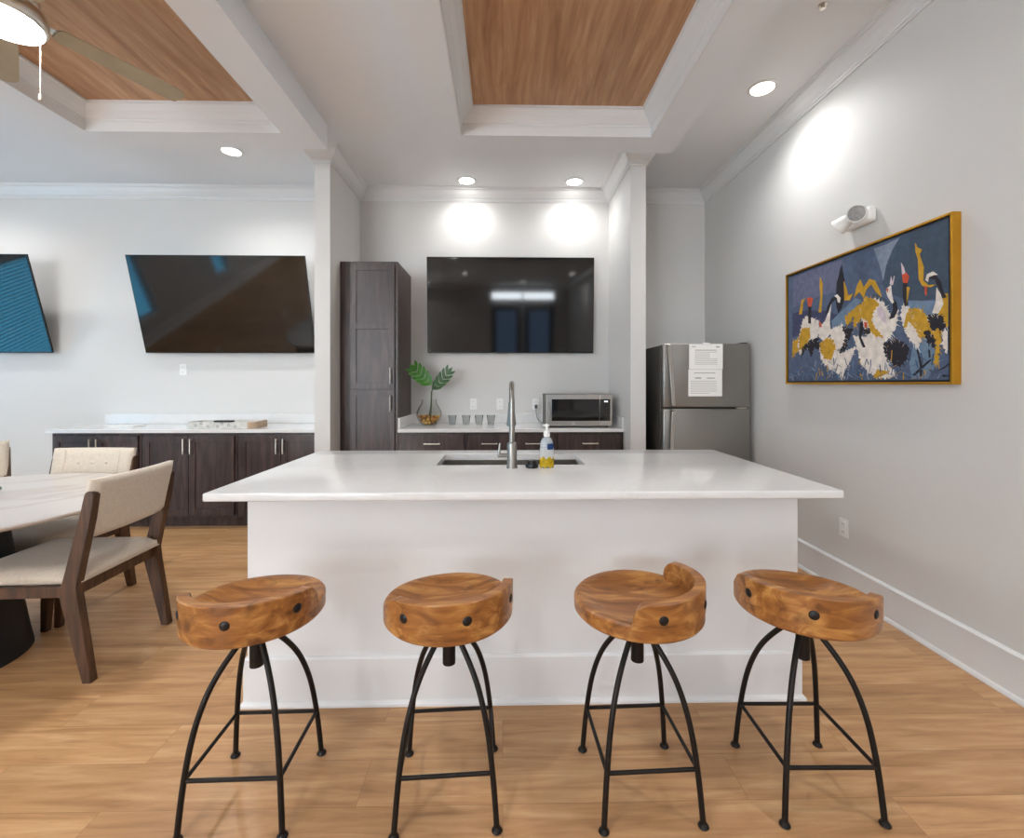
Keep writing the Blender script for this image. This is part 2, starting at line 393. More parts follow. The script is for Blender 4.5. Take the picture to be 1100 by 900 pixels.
# windows on the left wall and the added ones behind the camera
def window(n, axis, c, a, b, z0, z1, sgn):
    """sgn: direction into the room along the wall's normal"""
    def B(bm, u0, u1, v0, v1, w0, w1):
        lo, hi = sorted((c + sgn * w0, c + sgn * w1))
        if axis == 'x': box(bm, lo, hi, u0, u1, v0, v1)
        else: box(bm, u0, u1, lo, hi, v0, v1)
    bm = NB()
    t = 0.05
    B(bm, a, b, z0, z0 + t, -0.09, -0.03); B(bm, a, b, z1 - t, z1, -0.09, -0.03)
    B(bm, a, a + t, z0 + t, z1 - t, -0.09, -0.03); B(bm, b - t, b, z0 + t, z1 - t, -0.09, -0.03)
    wf = struct('window_%d' % n, bm, M_TRIM)
    bm = NB(); B(bm, a + t, b - t, z0 + t, z1 - t, -0.066, -0.060); obj('pane', bm, M_PANEB if axis == 'x' else M_PANE, wf)
    bm = NB(); B(bm, a - 0.06, b + 0.06, z0 - 0.07, z0, 0.0, 0.02); B(bm, a - 0.06, b + 0.06, z1, z1 + 0.07, 0.0, 0.02)
    B(bm, a - 0.06, a, z0, z1, 0.0, 0.02); B(bm, b, b + 0.06, z0, z1, 0.0, 0.02); obj('casing', bm, M_TRIM, wf)
    bm = NB(); z = z0 + 0.03
    while z < z1 - 0.04:
        d = 0.016
        if axis == 'x':
            prism(bm, [(c + sgn * -0.028 + sgn * u, z + v) for u, v in ((0, 0), (0.018, 0.026), (0.018, 0.0275), (0, 0.0015))], 'y', a + 0.008, b - 0.008)
        else:
            prism(bm, [(c + sgn * -0.028 + sgn * u, z + v) for u, v in ((0, 0), (0.022, 0.010), (0.022, 0.0115), (0, 0.0015))], 'x', a + 0.008, b - 0.008)
        z += 0.045
    obj('blind', bm, M_BLIND, wf)
k = 1
for _, a, b, c, d in WINS: window(k, 'x', XL, a, b, c, d, 1); k += 1
for a, b, c, d in FILL_WINS: window(k, 'y', YB, a, b, c, d, 1); k += 1
# transom and pair of doors
bm = NB()
box(bm, -0.38, 1.70, YB - 0.09, YB - 0.03, 2.92, 2.95); box(bm, -0.38, 1.70, YB - 0.09, YB - 0.03, 3.17, 3.20)
for x in (-0.38, 0.64, 1.67): box(bm, x, x + (0.04 if x == 0.64 else 0.03), YB - 0.09, YB - 0.03, 2.95, 3.17)
wf = struct('window_%d' % k, bm, M_TRIM)
bm = NB(); box(bm, -0.35, 1.67, YB - 0.066, YB - 0.06, 2.95, 3.17); obj('pane', bm, M_PANE, wf)
for i, (a, b) in enumerate(DOORS):
    bm = NB(); y0, y1 = YB - 0.08, YB - 0.03
    box(bm, a, a + 0.17, y0, y1, 0, 2.75); box(bm, b - 0.17, b, y0, y1, 0, 2.75); box(bm, a + 0.17, b - 0.17, y0, y1, 0, 0.3); box(bm, a + 0.17, b - 0.17, y0, y1, 2.58, 2.75)
    d = struct('door_%d' % (i + 1), bm, M_DOOR)
    bm = NB(); box(bm, a + 0.17, b - 0.17, YB - 0.06, YB - 0.05, 0.3, 2.58); obj('pane', bm, glassmat('door_glass_%d' % i, (0.13, 0.16, 0.20)), d)
    hx = b - 0.08 if i == 0 else a + 0.08
    bm = NB(); tube(bm, [(hx, YB + 0.0, 0.95), (hx, YB + 0.03, 0.95), (hx, YB + 0.03, 1.25), (hx, YB + 0.0, 1.25)], 0.01); box(bm, hx - 0.02, hx + 0.02, y1, YB + 0.0, 0.9, 1.3); obj('door_handle', bm, M_NICKEL, d)

# ================================================================ ISLAND
IX0, IX1, IY0, IY1 = -1.055, 1.25, 1.905, 2.80
t = thing('kitchen_island', 'long white island under the quartz worktop with a wide plain front panel', 'island', (0.1, 2.35, 0))
def L(o, root):        # put a world-space part under its thing without moving it
    o.parent = root; o.matrix_parent_inverse = Matrix.Translation(-Vector(root.location)) if root.rotation_euler.z == 0 else root.matrix_world.inverted()
    return o
bm = NB(); plate(bm, (-0.38, 0.46, 2.325, 2.72), (IX0, IX1, IY0, IY1), 0, 0.879); L(obj('body', bm, M_TRIM), t)
bm = NB(); sweep(bm, [(IX0, IY0), (IX0, IY1), (IX1, IY1), (IX1, IY0)], [(0, 0), (0.024, 0), (0.024, 0.010), (0.018, 0.018), (0.012, 0.022), (0.012, 0.192), (0.006, 0.200), (0, 0.200)], closed=True); L(obj('baseboard', bm, M_TRIM), t)
bm = NB(); sweep(bm, [(IX0, IY0), (IX0, IY1), (IX1, IY1), (IX1, IY0)], [(0, 0.845), (0.010, 0.845), (0.016, 0.850), (0.028, 0.853), (0.034, 0.860), (0.034, 0.879), (0, 0.879)], closed=True); L(obj('top_moulding', bm, M_TRIM), t)
bm = NB(); plate(bm, (-0.340, 0.428, 2.340, 2.690), (-1.142, 1.336, 1.752, 2.865), 0.88, 0.912)
es = [e for e in bm.edges if all(v.co.x < -1.14 or v.co.x > 1.335 or v.co.y < 1.753 or v.co.y > 2.864 for v in e.verts) and len([1 for v in e.verts]) == 2 and not (abs(e.verts[0].co.z - e.verts[1].co.z) > 0.01 and not (abs(e.verts[0].co.x) > 1.1 and (e.verts[0].co.y < 1.753 or e.verts[0].co.y > 2.864)))]
bmesh.ops.bevel(bm, geom=es, offset=0.006, segments=3, affect='EDGES', profile=0.5)
tag(obj('worktop', bm, M_QUARTZ, smooth=True, angle=50), 'large white quartz worktop of the island with a sink cut in', 'worktop')
# undermount sink
t = thing('sink', 'stainless undermount sink set in the white island worktop', 'sink', (0.044, 2.515, 0.7))
bm = NB(); x0, x1, y0, y1 = -0.348, 0.436, 2.332, 2.698
th = 0.004
for a in ((x0, x0 + th, y0, y1), (x1 - th, x1, y0, y1), (x0 + th, x1 - th, y0, y0 + th), (x0 + th, x1 - th, y1 - th, y1)): box(bm, *a, 0.68, 0.879)
box(bm, x0 + th, x1 - th, y0 + th, y1 - th, 0.68, 0.684); L(obj('basin', bm, M_STEEL), t)
bm = NB(); lathe(bm, [(0.045, 0), (0.045, 0.004), (0.03, 0.004), (0.025, 0.001)], 24, (0.045, 2.52, 0.684)); L(obj('drain', bm, M_NICKEL), t)
# faucet
t = thing('faucet', 'tall brushed steel gooseneck faucet with side lever on the island', 'faucet', (0.046, 2.26, 0.912))
bm = NB(); lathe(bm, [(0.027, 0), (0.027, 0.006), (0.0245, 0.010), (0.0245, 0.120), (0.0235, 0.124), (0.016, 0.128)], 28)
obj('body', bm, M_TAP, t, smooth=True)
arc = [(0, 0, 0.12), (0, 0, 0.22), (0, 0, 0.335)] + [(0, 0.085 - 0.085 * math.cos(R(a)), 0.335 + 0.085 * math.sin(R(a))) for a in range(15, 181, 15)] + [(0, 0.171, 0.315)]
bm = NB(); tube(bm, arc, [0.0145] * 2 + [0.0135] + [0.0115] * (len(arc) - 3), 18); obj('neck', bm, M_TAP, t, smooth=True)
bm = NB(); lathe(bm, [(0.012, 0.325), (0.0155, 0.31), (0.018, 0.27), (0.022, 0.235), (0.0255, 0.205), (0.0255, 0.195), (0.018, 0.193)], 24, (0, 0.171, 0)); h_ = obj('spray_head', bm, M_TAP, t, smooth=True)
bm = NB(); tube(bm, [(-0.02, 0, 0.062), (-0.07, 0, 0.062)], 0.011, 14); tube(bm, [(-0.064, 0, 0.062), (-0.064, 0, 0.075), (-0.060, 0.0, 0.122)], [0.011, 0.007, 0.0055], 12)
obj('lever', bm, M_TAP, t, smooth=True)
# soap bottle
t = thing('soap_bottle', 'clear pump bottle with blue label and yellow print beside the faucet', 'bottle', (0.219, 2.262, 0.912))
bm = NB()
ring = lambda rx, ry, z, n=28: [bm.verts.new((rx * math.cos(2 * PI * i / n), ry * math.sin(2 * PI * i / n), z)) for i in range(n)]
prof = [(0.030, 0.018, 0), (0.034, 0.021, 0.004), (0.034, 0.022, 0.07), (0.033, 0.022, 0.11), (0.030, 0.020, 0.130), (0.022, 0.017, 0.146), (0.013, 0.013, 0.152), (0.013, 0.013, 0.157)]
rs = [ring(*p) for p in prof]
for A, B in zip(rs, rs[1:]):
    for i in range(28): bm.faces.new((A[i], A[(i + 1) % 28], B[(i + 1) % 28], B[i]))
bm.faces.new(rs[0][::-1]); bm.faces.new(rs[-1])
M_BOT = mat('bottle_plastic', (205, 212, 218), 0.2); M_BOT.node_tree.nodes['Principled BSDF'].inputs['Alpha'].default_value = 0.55
obj('bottle', bm, M_BOT, t, smooth=True)
def wrap(z0, z1, a0, a1, off=0.0012, n=12, wav=0.0):
    bm = NB(); V = []
    for i in range(n + 1):
        a = R(a0 + (a1 - a0) * i / n); row = []
        for z in (z0 + wav * math.sin(i * 2.1), z1 + wav * math.sin(i * 1.7 + 1)): row.append(bm.verts.new(((0.034 + off) * math.cos(a), (0.022 + off) * math.sin(a), z)))
        V.append(row)
    for A, B in zip(V, V[1:]): bm.faces.new((A[0], B[0], B[1], A[1]))
    bmesh.ops.solidify(bm, geom=bm.faces[:], thickness=0.0005)
    return bm
M_BLUE = mat('label_blue', (52, 84, 140), 0.4); M_YEL = mat('label_yellow', (226, 190, 30), 0.4, var=0.25, vscale=60); M_LW = mat('label_white', (232, 232, 230), 0.5)
lb = obj('label', wrap(0.045, 0.100, 190, 350), M_LW, t)
obj('blue_mark', wrap(0.092, 0.122, 272, 335, 0.0022), M_BLUE, t)
obj('yellow_print', wrap(0.004, 0.052, 185, 345, 0.0020, wav=0.009), M_YEL, t)
bm = NB(); lathe(bm, [(0.016, 0.155), (0.016, 0.176), (0.010, 0.180), (0.0065, 0.182), (0.0065, 0.204), (0.012, 0.205), (0.012, 0.214), (0.006, 0.217)], 20); box(bm, -0.003, 0.003, -0.0, 0.034, 0.207, 0.214, 0.002)
box(bm, -0.022, 0.0, -0.004, 0.004, 0.208, 0.214, 0.002); obj('pump', bm, M_WHITE, t, smooth=True)
# sink stopper
bm = NB(); lathe(bm, [(0.026, 0), (0.032, 0.004), (0.032, 0.016), (0.030, 0.020), (0.021, 0.021), (0.021, 0.034), (0.019, 0.037)], 28)
o = obj('sink_stopper', bm, M_BLACK, None, smooth=True, loc=(0.145, 2.262, 0.912)); tag(o, 'small round black sink stopper on the worktop by the soap bottle', 'stopper')

# ================================================================ BAR STOOLS
def make_stool(a0, label, loc, rz):
    """a0: direction (deg, world) of the middle of the curved back"""
    t = thing('bar_stool', label, 'stool', loc, rz, 'wooden bar stools with iron legs along the island'); DZ = -0.008
    # dished seat
    bm = NB(); seg, rr = 64, 0.208
    prof = [(0, 0.612), (0.05, 0.613), (0.10, 0.617), (0.14, 0.624), (0.17, 0.634), (0.192, 0.641), (0.203, 0.640), (rr, 0.634), (rr, 0.598), (0.202, 0.590), (0.19, 0.588), (0, 0.588)]
    rings = []
    c0 = R(a0) - rz
    for r, z in prof:
        if r == 0: rings.append([bm.verts.new((0, 0, z + DZ))]); continue
        row = []
        for i in range(seg):
            a = 2 * PI * i / seg
            zz = z
            if r > 0.12 and z > 0.61:      # the front lip dips where the legs go over it
                f = max(0, math.cos(a - c0 - PI)) ** 3
                zz -= 0.008 * f * (r - 0.12) / 0.09
            row.append(bm.verts.new((r * math.cos(a), r * math.sin(a), zz + DZ)))
        rings.append(row)
    for A, B in zip(rings, rings[1:]):
        for i in range(seg):
            j = (i + 1) % seg
            q = ([A[0]] if len(A) == 1 else [A[i], A[j]]) + ([B[0]] if len(B) == 1 else [B[j], B[i]])
            bm.faces.new(q)
    bmesh.ops.recalc_face_normals(bm, faces=bm.faces[:])
    s = obj('seat', bm, M_STOOL, t, smooth=True)
    # curved back: a band that follows the rim, highest in the middle, rounded ends
    bm = NB(); n = 44; span = 78; rows = []
    for i in range(n + 1):
        u = -1 + 2 * i / n
        # concentrate samples towards the ends
        u = math.copysign(1 - (1 - abs(u)) ** 1.35, u)
        a = c0 + R(span) * u
        e = 1 - abs(u)
        top = 0.634 + 0.078 * min(1, math.sqrt(max(0, 1 - max(0, (0.16 - e) / 0.16) ** 2))) * (0.84 + 0.16 * math.cos(u * PI / 2))
        ro, ri = 0.210, 0.176
        if e < 0.04: ri = ri + (ro - ri) * 0.25 * (1 - e / 0.04)
        zb = 0.628
        top = max(top, zb + 0.002)
        bv = min(0.003, (top - zb) * 0.4)
        rows.append([bm.verts.new((r * math.cos(a), r * math.sin(a), z + DZ)) for r, z in ((ri, zb), (ri + 0.001, top - bv), (ri + 0.004, top), (ro - 0.003, top), (ro, top - bv), (ro, zb))])
    for A, B in zip(rows, rows[1:]):
        for j in range(6): bm.faces.new((A[j], A[(j + 1) % 6], B[(j + 1) % 6], B[j]))
    bm.faces.new(rows[0]); bm.faces.new(rows[-1]); bmesh.ops.recalc_face_normals(bm, faces=bm.faces[:])
    bk = obj('backrest', bm, M_STOOL, t, smooth=True, angle=28)
    for k in (-1, 0, 1):
        a = c0 + R(53) * k
        bm = NB(); lathe(bm, [(0.0, 0.004), (0.008, 0.0036), (0.0125, 0.002), (0.0145, 0), (0.0145, -0.006)], 20)
        bm.transform(Matrix.Translation((0.2095 * math.cos(a), 0.2095 * math.sin(a), 0.652)) @ Matrix.Rotation(a, 4, 'Z') @ Matrix.Rotation(R(90), 4, 'Y'))
        obj('nailhead', bm, M_NAIL, bk, smooth=True)
    bm = NB(); lathe(bm, [(0.021, 0.415), (0.021, 0.54), (0.016, 0.545), (0.016, 0.588)], 20); lathe(bm, [(0.085, 0.582), (0.085, 0.5885)], 28)
    obj('swivel_post', bm, M_IRON, t, smooth=True)
    prof = spline([(0.014, 0.545), (0.045, 0.512), (0.092, 0.458), (0.128, 0.405), (0.155, 0.345), (0.176, 0.275), (0.192, 0.19), (0.204, 0.10), (0.214, 0.0)], 5)
    for q in range(4):
        a = R(45 + 90 * q)
        bm = NB(); tube(bm, [(p.x * math.cos(a), p.x * math.sin(a), max(p.y, 0.001)) for p in prof], 0.0088, 12)
        lg = obj('leg', bm, M_IRON, t, smooth=True)
        bm = NB(); lathe(bm, [(0.014, 0.0), (0.0165, 0.003), (0.014, 0.008), (0.010, 0.012), (0.0085, 0.014)], 16, (0.214 * math.cos(a), 0.214 * math.sin(a), 0))
        obj('foot', bm, M_IRON, lg, smooth=True)
    r1 = 0.1955
    P = [(r1 * math.cos(R(45 + 90 * q)), r1 * math.sin(R(45 + 90 * q)), 0.163) for q in range(4)]
    for q in range(4):
        bm = NB(); tube(bm, [P[q], P[(q + 1) % 4]], 0.0062, 10); obj('stretcher', bm, M_IRON, t, smooth=True)
    return t
make_stool(-84, 'round wooden swivel stool with black iron legs, the leftmost of four, nearest the dining chairs', (-0.800, 1.497, 0), R(1))
make_stool(-69, 'round wooden swivel stool with black iron legs, second from left, below the faucet', (-0.176, 1.497, 0), R(3))
make_stool(-33, 'round wooden swivel stool turned to the right so its whole seat shows', (0.446, 1.500, 0), R(2))
make_stool(-116, 'round wooden swivel stool with black iron legs, the rightmost, nearest the right wall', (1.003, 1.502, 0), R(-1))
# ================================================================ CABINETS
def shaker(name, x0, x1, z0, z1, yf, root, rails=(), hx=None, hz=None, hvert=True, fr=0.057, hl=0.13):
    """door or drawer front whose face is at y = yf, in world coordinates"""
    bm = NB(); th = 0.02; y0, y1 = yf, yf + th
    if z1 - z0 > 0.25:
        box(bm, x0, x0 + fr, y0, y1, z0, z1, 0.0015); box(bm, x1 - fr, x1, y0, y1, z0, z1, 0.0015)
        zz = [z0] + [r - fr / 2 for r in rails] + [z1 - fr]
        for z in zz: box(bm, x0 + fr - 0.001, x1 - fr + 0.001, y0 + 0.0005, y1, z, z + fr, 0.001)
        ee = sorted(zz)
        for a, b in zip(ee, ee[1:]): box(bm, x0 + fr - 0.001, x1 - fr + 0.001, y0 + 0.009, y1 - 0.002, a + fr - 0.001, b + 0.001)
    else:
        box(bm, x0, x1, y0, y1, z0, z1, 0.002)
    d = L(obj(name, bm, M_CAB), root)
    if hx is not None:
        bm = NB()
        if hvert: p = [(hx, yf + 0.001, hz - hl / 2 + 0.01), (hx, yf - 0.03, hz - hl / 2 + 0.01)], [(hx, yf - 0.03, hz - hl / 2), (hx, yf - 0.03, hz + hl / 2)], [(hx, yf + 0.001, hz + hl / 2 - 0.01), (hx, yf - 0.03, hz + hl / 2 - 0.01)]
        else: p = [(hx - hl / 2 + 0.01, yf + 0.001, hz), (hx - hl / 2 + 0.01, yf - 0.03, hz)], [(hx - hl / 2, yf - 0.03, hz), (hx + hl / 2, yf - 0.03, hz)], [(hx + hl / 2 - 0.01, yf + 0.001, hz), (hx + hl / 2 - 0.01, yf - 0.03, hz)]
        for q in p: tube(bm, q, 0.0062, 10)
        h_ = obj('handle', bm, M_NICKEL, None, smooth=True); h_.parent = d
    return d
CF = 4.245      # cabinet box front
def base_cabinet(x0, x1, label, kind, hmid=None):
    cx = (x0 + x1) / 2
    t = thing('base_cabinet', label, 'cabinet', (cx, 4.55, 0), 0, 'dark wood base cabinets along the back wall')
    bm = NB(); box(bm, x0, x1, CF, YF - 0.001, 0.10, 0.879, 0.0015); box(bm, x0, x1, CF + 0.07, YF - 0.001, 0, 0.10)
    L(obj('body', bm, M_CAB), t)
    yf = CF - 0.0205; m = 0.022
    if kind == 'doors':
        mid = hmid if hmid else cx
        shaker('door', x0 + m, mid - 0.002, 0.125, 0.852, yf, t, hx=mid - 0.031, hz=0.757, hl=0.14)
        shaker('door', mid + 0.002, x1 - m, 0.125, 0.852, yf, t, hx=mid + 0.031, hz=0.757, hl=0.14)
    else:
        n = kind; wv = (x1 - x0 - 2 * m) / n
        for i in range(n):
            a = x0 + m + i * wv + (0.0 if i == 0 else 0.012); b = x0 + m + (i + 1) * wv - (0.012 if i < n - 1 else 0)
            shaker('drawer', a, b, 0.700, 0.860, yf, t, hx=(a + b) / 2, hz=0.775, hvert=False, hl=0.15)
            shaker('door', a, b, 0.125, 0.690, yf, t, hx=b - 0.03 if i == 0 else a + 0.03, hz=0.60)
    return t
base_cabinet(-4.115, -3.312, 'dark wood double-door base cabinet at the left end, behind the tufted chair', 'doors', -3.712)
base_cabinet(-3.308, -2.442, 'dark wood double-door base cabinet in the middle of the sideboard, under the patterned tray', 'doors')
base_cabinet(-2.438, -1.642, 'dark wood double-door base cabinet against the white stub wall, right end of the sideboard', 'doors')
base_cabinet(-0.968, -0.338, 'dark wood alcove base cabinet beside the tall cabinet, below the plant', 1)
base_cabinet(-0.336, 0.496, 'dark wood alcove base cabinet with two drawers, behind the faucet', 2)
base_cabinet(0.498, 1.128, 'dark wood alcove base cabinet with one drawer, below the microwave', 1)
# worktops with upstands
t = thing('worktop', 'white quartz worktop on the long dark sideboard at left', 'worktop', (-2.9, 4.52, 0.88))
bm = NB(); box(bm, -4.14, -1.642, 4.203, YF - 0.001, 0.88, 0.912, 0.003); L(obj('slab', bm, M_QUARTZ), t)
bm = NB(); box(bm, -4.14, -1.642, YF - 0.021, YF - 0.001, 0.9125, 1.012, 0.002); L(obj('upstand', bm, M_QUARTZ), t)
t = thing('worktop', 'white quartz worktop in the alcove, under plant, glasses and microwave', 'worktop', (0.08, 4.52, 0.88))
bm = NB(); box(bm, -0.966, 1.128, 4.203, YF - 0.001, 0.88, 0.912, 0.003); L(obj('slab', bm, M_QUARTZ), t)
bm = NB(); box(bm, -0.966, 1.128, YF - 0.021, YF - 0.001, 0.9125, 1.012, 0.002)
box(bm, -0.966, -0.947, 4.215, YF - 0.022, 0.9125, 1.012, 0.002); box(bm, 1.109, 1.128, 4.215, YF - 0.022, 0.9125, 1.012, 0.002)
L(obj('upstand', bm, M_QUARTZ), t)
# tall pantry cabinet
t = thing('tall_cabinet', 'tall dark wood pantry cabinet with two handled doors, left in the alcove', 'cabinet', (-1.235, 4.53, 0))
bm = NB(); box(bm, -1.503, -0.970, 4.24, YF - 0.001, 0.10, 2.46, 0.0015); box(bm, -1.503, -0.970, 4.31, YF - 0.001, 0, 0.10); L(obj('body', bm, M_CAB), t)
shaker('door', -1.405, -0.998, 1.282, 2.43, 4.2195, t, rails=(1.86,), hx=-1.032, hz=1.40, hl=0.15)
shaker('door', -1.405, -0.998, 0.125, 1.268, 4.2195, t, rails=(0.66,), hx=-1.032, hz=1.15, hl=0.15)

# ================================================================ THINGS IN THE ALCOVE
# microwave
t = thing('microwave', 'stainless microwave with black glass door at the right of the alcove', 'microwave', (0.73, 4.52, 0.912))
mw, mh, yd = 0.315, 0.315, -0.19        # half width, height, front (local)
bm = NB(); box(bm, -mw, mw, yd + 0.02, 0.20, 0.014, mh, 0.004)
L_ = obj('housing', bm, M_FSIDE, t)
bm = NB(); box(bm, -mw, mw * 0.62, yd, yd + 0.02, 0.014, mh, 0.003); dr = obj('door', bm, M_STEEL, t)
bm = NB(); box(bm, -mw + 0.052, mw * 0.62 - 0.003, yd - 0.002, yd + 0.001, 0.062, mh - 0.045, 0.0006); obj('window', bm, M_SCREEN, dr)
bm = NB(); tube(bm, [(-mw + 0.026, yd, 0.09), (-mw + 0.026, yd - 0.028, 0.09), (-mw + 0.026, yd - 0.028, mh - 0.07), (-mw + 0.026, yd, mh - 0.07)], 0.008, 10); obj('handle', bm, M_STEEL, dr, smooth=True)
bm = NB(); lathe(bm, [(0.014, 0), (0.013, 0.002), (0.0, 0.003)], 20); bm.transform(Matrix.Translation((-0.055, yd, 0.037)) @ Matrix.Rotation(R(90), 4, 'X')); obj('badge', bm, M_NICKEL, dr)
bm = NB(); box(bm, mw * 0.62 + 0.002, mw, yd, yd + 0.02, 0.014, mh, 0.003); cp = obj('control_panel', bm, M_STEEL, t)
bm = NB(); box(bm, mw * 0.62 + 0.003, mw - 0.018, yd - 0.002, yd + 0.001, 0.062, mh - 0.045, 0.0006); obj('keypad', bm, M_SCREEN, cp)
bm = NB()
for x in (0.240, 0.252, 0.264): box(bm, x, x + 0.008, yd - 0.0028, yd - 0.002, mh - 0.074, mh - 0.062)
obj('display', bm, mat('display_digits', (210, 225, 240), 0.4, emit=(0.7, 0.85, 1.0), es=0.8), cp)
for x in (-mw + 0.04, mw - 0.04):
    for y in (yd + 0.05, 0.16):
        bm = NB(); lathe(bm, [(0.014, 0.0005), (0.014, 0.015)], 12, (x, y, 0)); obj('foot', bm, M_BLACK, t)
# outlets
def outlet(label, x=None, z=None, y=None, side='back'):
    t = thing('wall_outlet', label, 'outlet', (x, YF, z) if side == 'back' else (XR, y, z), 0 if side == 'back' else R(-90), 'white wall outlets')
    bm = NB(); box(bm, -0.036, 0.036, -0.006, -0.0003, -0.058, 0.058, 0.002); obj('cover_plate', bm, M_WHITE, t)
    for s in (-1, 1):
        bm = NB(); prism(bm, rrect(-0.017, 0.017, s * 0.026 - 0.015, s * 0.026 + 0.015, 0.008), 'y', -0.0085, -0.005); sk = obj('socket', bm, M_WHITE, t)
        bm = NB(); box(bm, -0.008, -0.006, -0.0088, -0.0084, s * 0.026 - 0.006, s * 0.026 + 0.006); box(bm, 0.006, 0.008, -0.0088, -0.0084, s * 0.026 - 0.006, s * 0.026 + 0.006); obj('slots', bm, M_BLACK, sk)
    return t
outlet('white double outlet on the alcove wall above the glasses', -0.311, 1.113)
outlet('white double outlet on the alcove wall just left of the faucet', -0.030, 1.113)
outlet('white double outlet on the alcove wall beside the microwave, plug in it', 0.352, 1.113)
outlet('small white outlet on the left wall below the middle screen, above the sideboard', -3.346, 1.476)
outlet('white double outlet low on the right wall past the island end', None, 0.415, 2.845, 'right')
t = thing('power_cord', 'grey plug and cord running from the outlet to the microwave', 'cord', (0.352, YF - 0.012, 1.08))
bm = NB(); box(bm, -0.014, 0.014, -0.03, 0.002, -0.012, 0.026, 0.004); obj('plug', bm, mat('plug_grey', (84, 88, 94), 0.5), t)
bm = NB(); tube(bm, spline([(0, -0.028, -0.005), (0.0, -0.045, -0.05), (0.012, -0.05, -0.11), (0.05, -0.06, -0.155), (0.11, -0.075, -0.157)], 6), 0.0035, 8); obj('cord', bm, mat('cord_grey', (110, 112, 116), 0.5), t, smooth=True)
# tumblers
def tumbler(label, x):
    bm = NB(); lathe(bm, [(0.0, 0.0), (0.030, 0.0), (0.031, 0.002), (0.043, 0.098), (0.041, 0.1), (0.0395, 0.098), (0.029, 0.009), (0.0, 0.008)], 28, closed=True)
    o = obj('glass_tumbler', bm, M_TUMBLER, None, smooth=True, loc=(x, 4.60, 0.9125)); tag(o, label, 'glass', 'clear tumblers in a row on the alcove worktop'); return o
for x, l in ((-0.508, 'clear tapered glass tumbler nearest the plant vase, first of the row'), (-0.368, 'clear tapered glass tumbler, second in the row counted from the vase'),
             (-0.238, 'clear tapered glass tumbler, third in the row counted from the vase'), (-0.118, 'clear tapered glass tumbler at the faucet end of the row')): tumbler(l, x)
# plant in a vase
t = thing('glass_vase', 'clear round glass vase with pebbles holding two split green leaves', 'vase', (-0.735, 4.56, 0.9125))
bm = NB(); lathe(bm, [(0.0, 0.0), (0.060, 0.0), (0.085, 0.02), (0.112, 0.06), (0.128, 0.10), (0.125, 0.135), (0.105, 0.18), (0.082, 0.215), (0.074, 0.24), (0.078, 0.26), (0.0745, 0.26), (0.0705, 0.24), (0.078, 0.213), (0.101, 0.178), (0.121, 0.135), (0.124, 0.10), (0.108, 0.061), (0.082, 0.024), (0.058, 0.006), (0.0, 0.006)], 40, closed=True)
obj('vase_body', bm, M_GLASS, t, smooth=True)
bm = NB(); rnd = random.Random(3)
for i in range(230):
    z = 0.018 + 0.080 * rnd.random(); rm = 0.058 + (z - 0.01) * 0.80 - 0.010; a = rnd.random() * 2 * PI; r = rm * math.sqrt(rnd.random())
    mtx = Matrix.Translation((r * math.cos(a), r * math.sin(a), z)) @ Euler((rnd.random() * 3, rnd.random() * 3, 0)).to_matrix().to_4x4() @ Matrix.Diagonal((0.016, 0.012, 0.010, 1))
    r_ = bmesh.ops.create_icosphere(bm, subdivisions=1, radius=1, matrix=mtx)
    mi = rnd.choice((0, 0, 1, 2))
    for v in r_['verts']:
        for f in v.link_faces: f.material_index = mi
pb = obj('pebbles', bm, [M_PEBBLE, mat('brown_pebbles', (112, 70, 34), 0.5), mat('cream_pebbles', (212, 176, 96), 0.5)], t, smooth=True); pb['kind'] = 'stuff'
def split_leaf(name, base, tip, width, m, droop, side):
    """pinnate split leaf blade: lobes either side of a rib running base -> tip"""
    base, tip = Vector(base), Vector(tip); ax = tip - base; ln = ax.length; ax.normalize()
    sidev = Vector((ax.z, 0.25 * side, -ax.x)).normalized(); nrm = ax.cross(sidev).normalized()
    bm = NB(); n = 5
    def P(u, v, lift=0): return base + ax * (u * ln) + sidev * (v * width) + nrm * (-droop * v * v * 0.4 + droop * math.sin(u * PI) * 0.5 + lift)
    rib = [P(u / 12, 0) for u in range(13)]
    tube(bm, rib, [0.003] * 8 + [0.002] * 5, 6)
    for s in (-1, 1):
        for k in range(n):
            u0 = 0.06 + 0.78 * k / n; u1 = u0 + 0.78 / n * 0.80
            env = math.sin((0.18 + 0.74 * (u0 + u1) / 2) * PI) ** 0.7
            fwd = 0.20
            pts = [(u0, 0), (u0 + fwd * 0.35, s * 0.5 * env), (u0 + fwd * 0.8, s * 0.92 * env), (u1 + fwd * 0.78, s * 1.0 * env), (u1 + fwd * 0.75, s * 0.8 * env), (u1 + fwd * 0.35, s * 0.42 * env), (u1, 0)]
            top = [bm.verts.new(P(u, v, 0.0008)) for u, v in pts]; bot = [bm.verts.new(P(u, v, -0.0008)) for u, v in pts]
            fs = []
            for Q in (top, bot):
                fs.append(bm.faces.new((Q[0], Q[1], Q[5], Q[6]))); fs.append(bm.faces.new((Q[1], Q[2], Q[4], Q[5]))); fs.append(bm.faces.new((Q[2], Q[3], Q[4])))
            for i in range(7): bm.faces.new((top[i], top[(i + 1) % 7], bot[(i + 1) % 7], bot[i]))
        # terminal lobe
    pts = [(0.80, -0.22), (0.9, -0.24), (1.0, 0.0), (0.9, 0.24), (0.80, 0.22)]
    top = [bm.verts.new(P(u, v, 0.0008)) for u, v in pts]; bot = [bm.verts.new(P(u, v, -0.0008)) for u, v in pts]
    bm.faces.new(top); bm.faces.new(bot[::-1])
    for i in range(5): bm.faces.new((top[i], top[(i + 1) % 5], bot[(i + 1) % 5], bot[i]))
    bmesh.ops.recalc_face_normals(bm, faces=bm.faces[:])
    return obj(name, bm, m, None, smooth=True)
